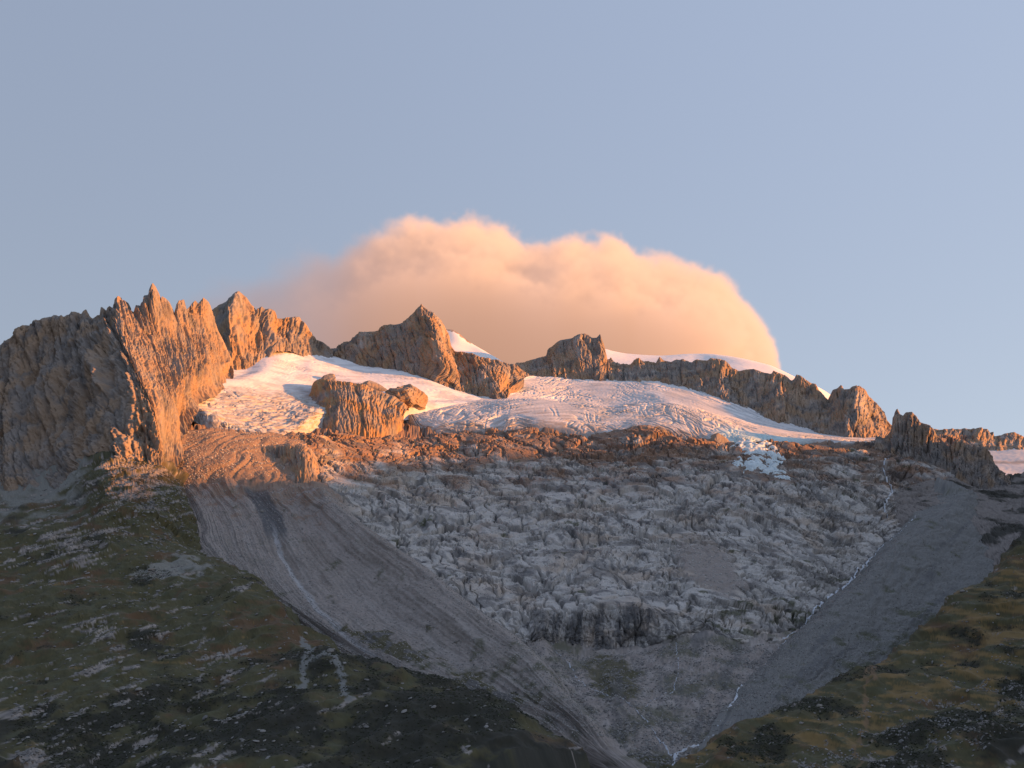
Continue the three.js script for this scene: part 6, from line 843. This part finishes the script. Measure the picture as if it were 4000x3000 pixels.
function stones(name, label, count, on, chance, sizes, lie, scatter, flat, tones, shapes) {
  const f = field(on), C = new THREE.Color();
  shapes.forEach((g, i) => {
    const n = Math.floor(count / shapes.length), m = new THREE.InstancedMesh(g, M_STONE, n);
    for (let k = 0; k < n; k++) {
      m.setMatrixAt(k, seat(f, pick(f, chance), mix(sizes[0], sizes[1], Math.pow(rnd(), 2.5)), lie, scatter, 0.35, flat));
      const t = mix(tones[0], tones[1], rnd()); m.setColorAt(k, C.setRGB(t * 1.03, t, t * 0.97));
    }
    thing(m, name, label, 'stones', undefined, 'stuff');
  });
}
const M_STONE = new THREE.MeshStandardMaterial({ name: 'stone', color: 0xffffff, roughness: 0.95 });
const lieL = [0.75, 0.45, -0.5], lieR = [0.8, 0.25, -0.3];
const seen = (u, a, b) => (u > a && u < b ? 1 : 0);
boulders(120, 'left_slope', (r, u) => seen(u, 0.22, 0.98) * (r > 1 && r < 9.2 ? 0.15 + 1.2 * Math.max(0, leftRock(r, u) - 0.1) : 0), [3, 10], lieL, 0.5, 0.45, (r, u) => (r < 2.5 ? 'under the foot of the jagged wall' : u > 0.8 ? 'on the grass edge above the grey scree' : r < 5 ? 'on the high turf of the left mountainside' : u > 0.6 ? 'on the dark hump beside the gravel runnels' : r > 8 ? 'in the lower left corner' : 'halfway down the left mountainside'), 'boulders on the left mountainside');
boulders(80, 'right_slope', (r, u) => seen(u, 0.15, 0.66) * (r > 2.1 && r < 4.2 ? 0.2 + 0.8 * smooth(3, 3.6, r) : 0), [2, 7], lieR, 0.5, 0.55, (r, u) => (r < 2.6 ? 'along the upper edge of the right grass slope' : u > 0.5 ? 'in the golden grass near the right border' : r > 3.5 ? 'in the lower right corner' : 'beside the footpath on the right slope'), 'boulders on the right grass slope');
boulders(50, 'talus', (r, u) => seen(u, 0.3, 0.8) * (r > 1.2 && r < 5 ? 1 : 0), [3, 7], [1, 0, 0], 1, 0.7, (r, u) => (r < 2 ? 'on the fan right under the dark cliff' : u < 0.5 ? 'on the left half of the stony valley floor' : 'on the right half of the stony valley floor'), 'boulders on the valley floor');
boulders(24, 'left_moraine', (r, u) => seen(u, 0.2, 0.8) * (r > 1 && r < 9 ? 1 : 0), [3, 7], [1, 0, 0], 1, 0.7, (r, u) => (r < 4 ? 'on the upper part of the left scree flank' : r < 7 ? 'midway down the left scree flank' : 'at the bottom of the left scree flank'), 'blocks on the scree flank');
const clump = (x, z, s) => smooth(-0.1, 0.4, fbm(x / s, 9, z / s, 3));
stones('stones', 'small slabs and stones scattered over the left mountainside', 7000, 'left_slope', (r, u, x, y, z) => seen(u, 0.21, 1) * (r > 0.6 && r < 10.7 ? Math.min(1, 0.05 + 2.2 * Math.max(0, bare(x, y, z, leftRock(r, u) + 0.12)) + 1.0 * blob(r, u, 1.5, 0.8, 1.1, 0.15)) : 0), [1, 5.5], lieL, 0.45, 0.42, [0.09, 0.23], BOULDERS.slice(0, 4));
stones('stones', 'small stones scattered over the right grass slope', 5000, 'right_slope', (r, u, x, y, z) => seen(u, 0.05, 0.68) * (r > 1.5 && r < 4.4 ? clump(x, z, 40) * (0.12 + 0.88 * smooth(3.0, 3.5, r)) : 0), [0.7, 3.2], lieR, 0.5, 0.5, [0.10, 0.24], BOULDERS.slice(4, 8));
stones('stones', 'broken rock covering the valley floor', 40000, 'talus', (r, u, x, y, z) => seen(u, 0.25, 0.85) * (r > 0.8 && r < 5.3 ? 0.15 + 0.85 * clump(x, z, 50) : 0), [0.7, 3.2], [1, 0, 0], 1, 0.7, [0.12, 0.30], PEBBLES);
stones('stones', 'stones lying on the long scree flank', 36000, 'left_moraine', (r, u) => seen(u, 0.1, 0.98) * (r > 0.5 && r < 9.6 ? 1 : 0), [0.6, 2.6], [1, 0, 0], 1, 0.7, [0.15, 0.34], PEBBLES);
stones('stones', 'stones lying on the right moraine', 22000, 'right_moraine', (r, u) => (r > 0.5 && r < 9.6 ? 0.3 + 0.7 * smooth(2, 6, r) : 0), [0.6, 2.6], [1, 0, 0], 1, 0.7, [0.13, 0.30], PEBBLES);
stones('stones', 'loose blocks on the polished slabs', 16000, 'slabs', (r, u, x, y, z) => (r > 1 && r < 5.6 ? 0.2 + 0.8 * screeLedge(x, y, z, r, u) : 0), [0.8, 4], [1, 0, 0], 1, 0.7, [0.22, 0.44], PEBBLES);
// low alpine shrubs
{
  const M_SHRUB = new THREE.MeshStandardMaterial({ name: 'dwarf shrub leaves', color: 0xffffff, roughness: 1 }), C = new THREE.Color();
  const tuft = Array.from({ length: 3 }, (_, i) => { const g = new THREE.IcosahedronGeometry(1, 2), p = g.attributes.position; for (let k = 0; k < p.count; k++) { const x = p.getX(k), y = p.getY(k), z = p.getZ(k), s = 1 + 0.5 * n3(x * 2.6 + i * 9, y * 2.6, z * 2.6); p.setXYZ(k, x * s, y * s, z * s); } g.deleteAttribute('uv'); g.computeVertexNormals(); return g; });
  for (const [on, n, chance] of [
    ['left_slope', 16000, (r, u, x, y, z) => seen(u, 0.21, 1) * (r > 3 && r < 10.7 ? smooth(-0.1, 0.3, fbm(x / 110, y / 60, z / 110, 5) - 0.4 + 0.75 * smooth(7, 9, r)) : 0)],
    ['right_slope', 9000, (r, u, x, y, z) => seen(u, 0.03, 0.68) * (r > 1.8 && r < 4.4 ? smooth(-0.1, 0.3, fbm(x / 110, y / 60, z / 110, 5) - 0.15 + 0.3 * smooth(3.2, 3.9, r) + 0.5 * blob(r, u, 2.5, 0.22, 0.4, 0.08)) : 0)]]) {
    const f = field(on);
    tuft.forEach((g) => {
      const m = new THREE.InstancedMesh(g, M_SHRUB, Math.floor(n / 3));
      for (let k = 0; k < m.count; k++) { m.setMatrixAt(k, seat(f, pick(f, chance), mix(0.7, 2.4, rnd() * rnd()), [1, 0, 0], 1, 0.2, 0.5)); const t = mix(0.6, 1.5, rnd()); m.setColorAt(k, C.setRGB(0.026 * t, 0.030 * t, 0.016 * t)); }
      thing(m, 'shrubs', on === 'left_slope' ? 'dark dwarf shrubs on the left mountainside' : 'dark dwarf shrubs on the right grass slope', 'shrubs', undefined, 'stuff');
    });
  }
}
renderer.render(scene, camera);
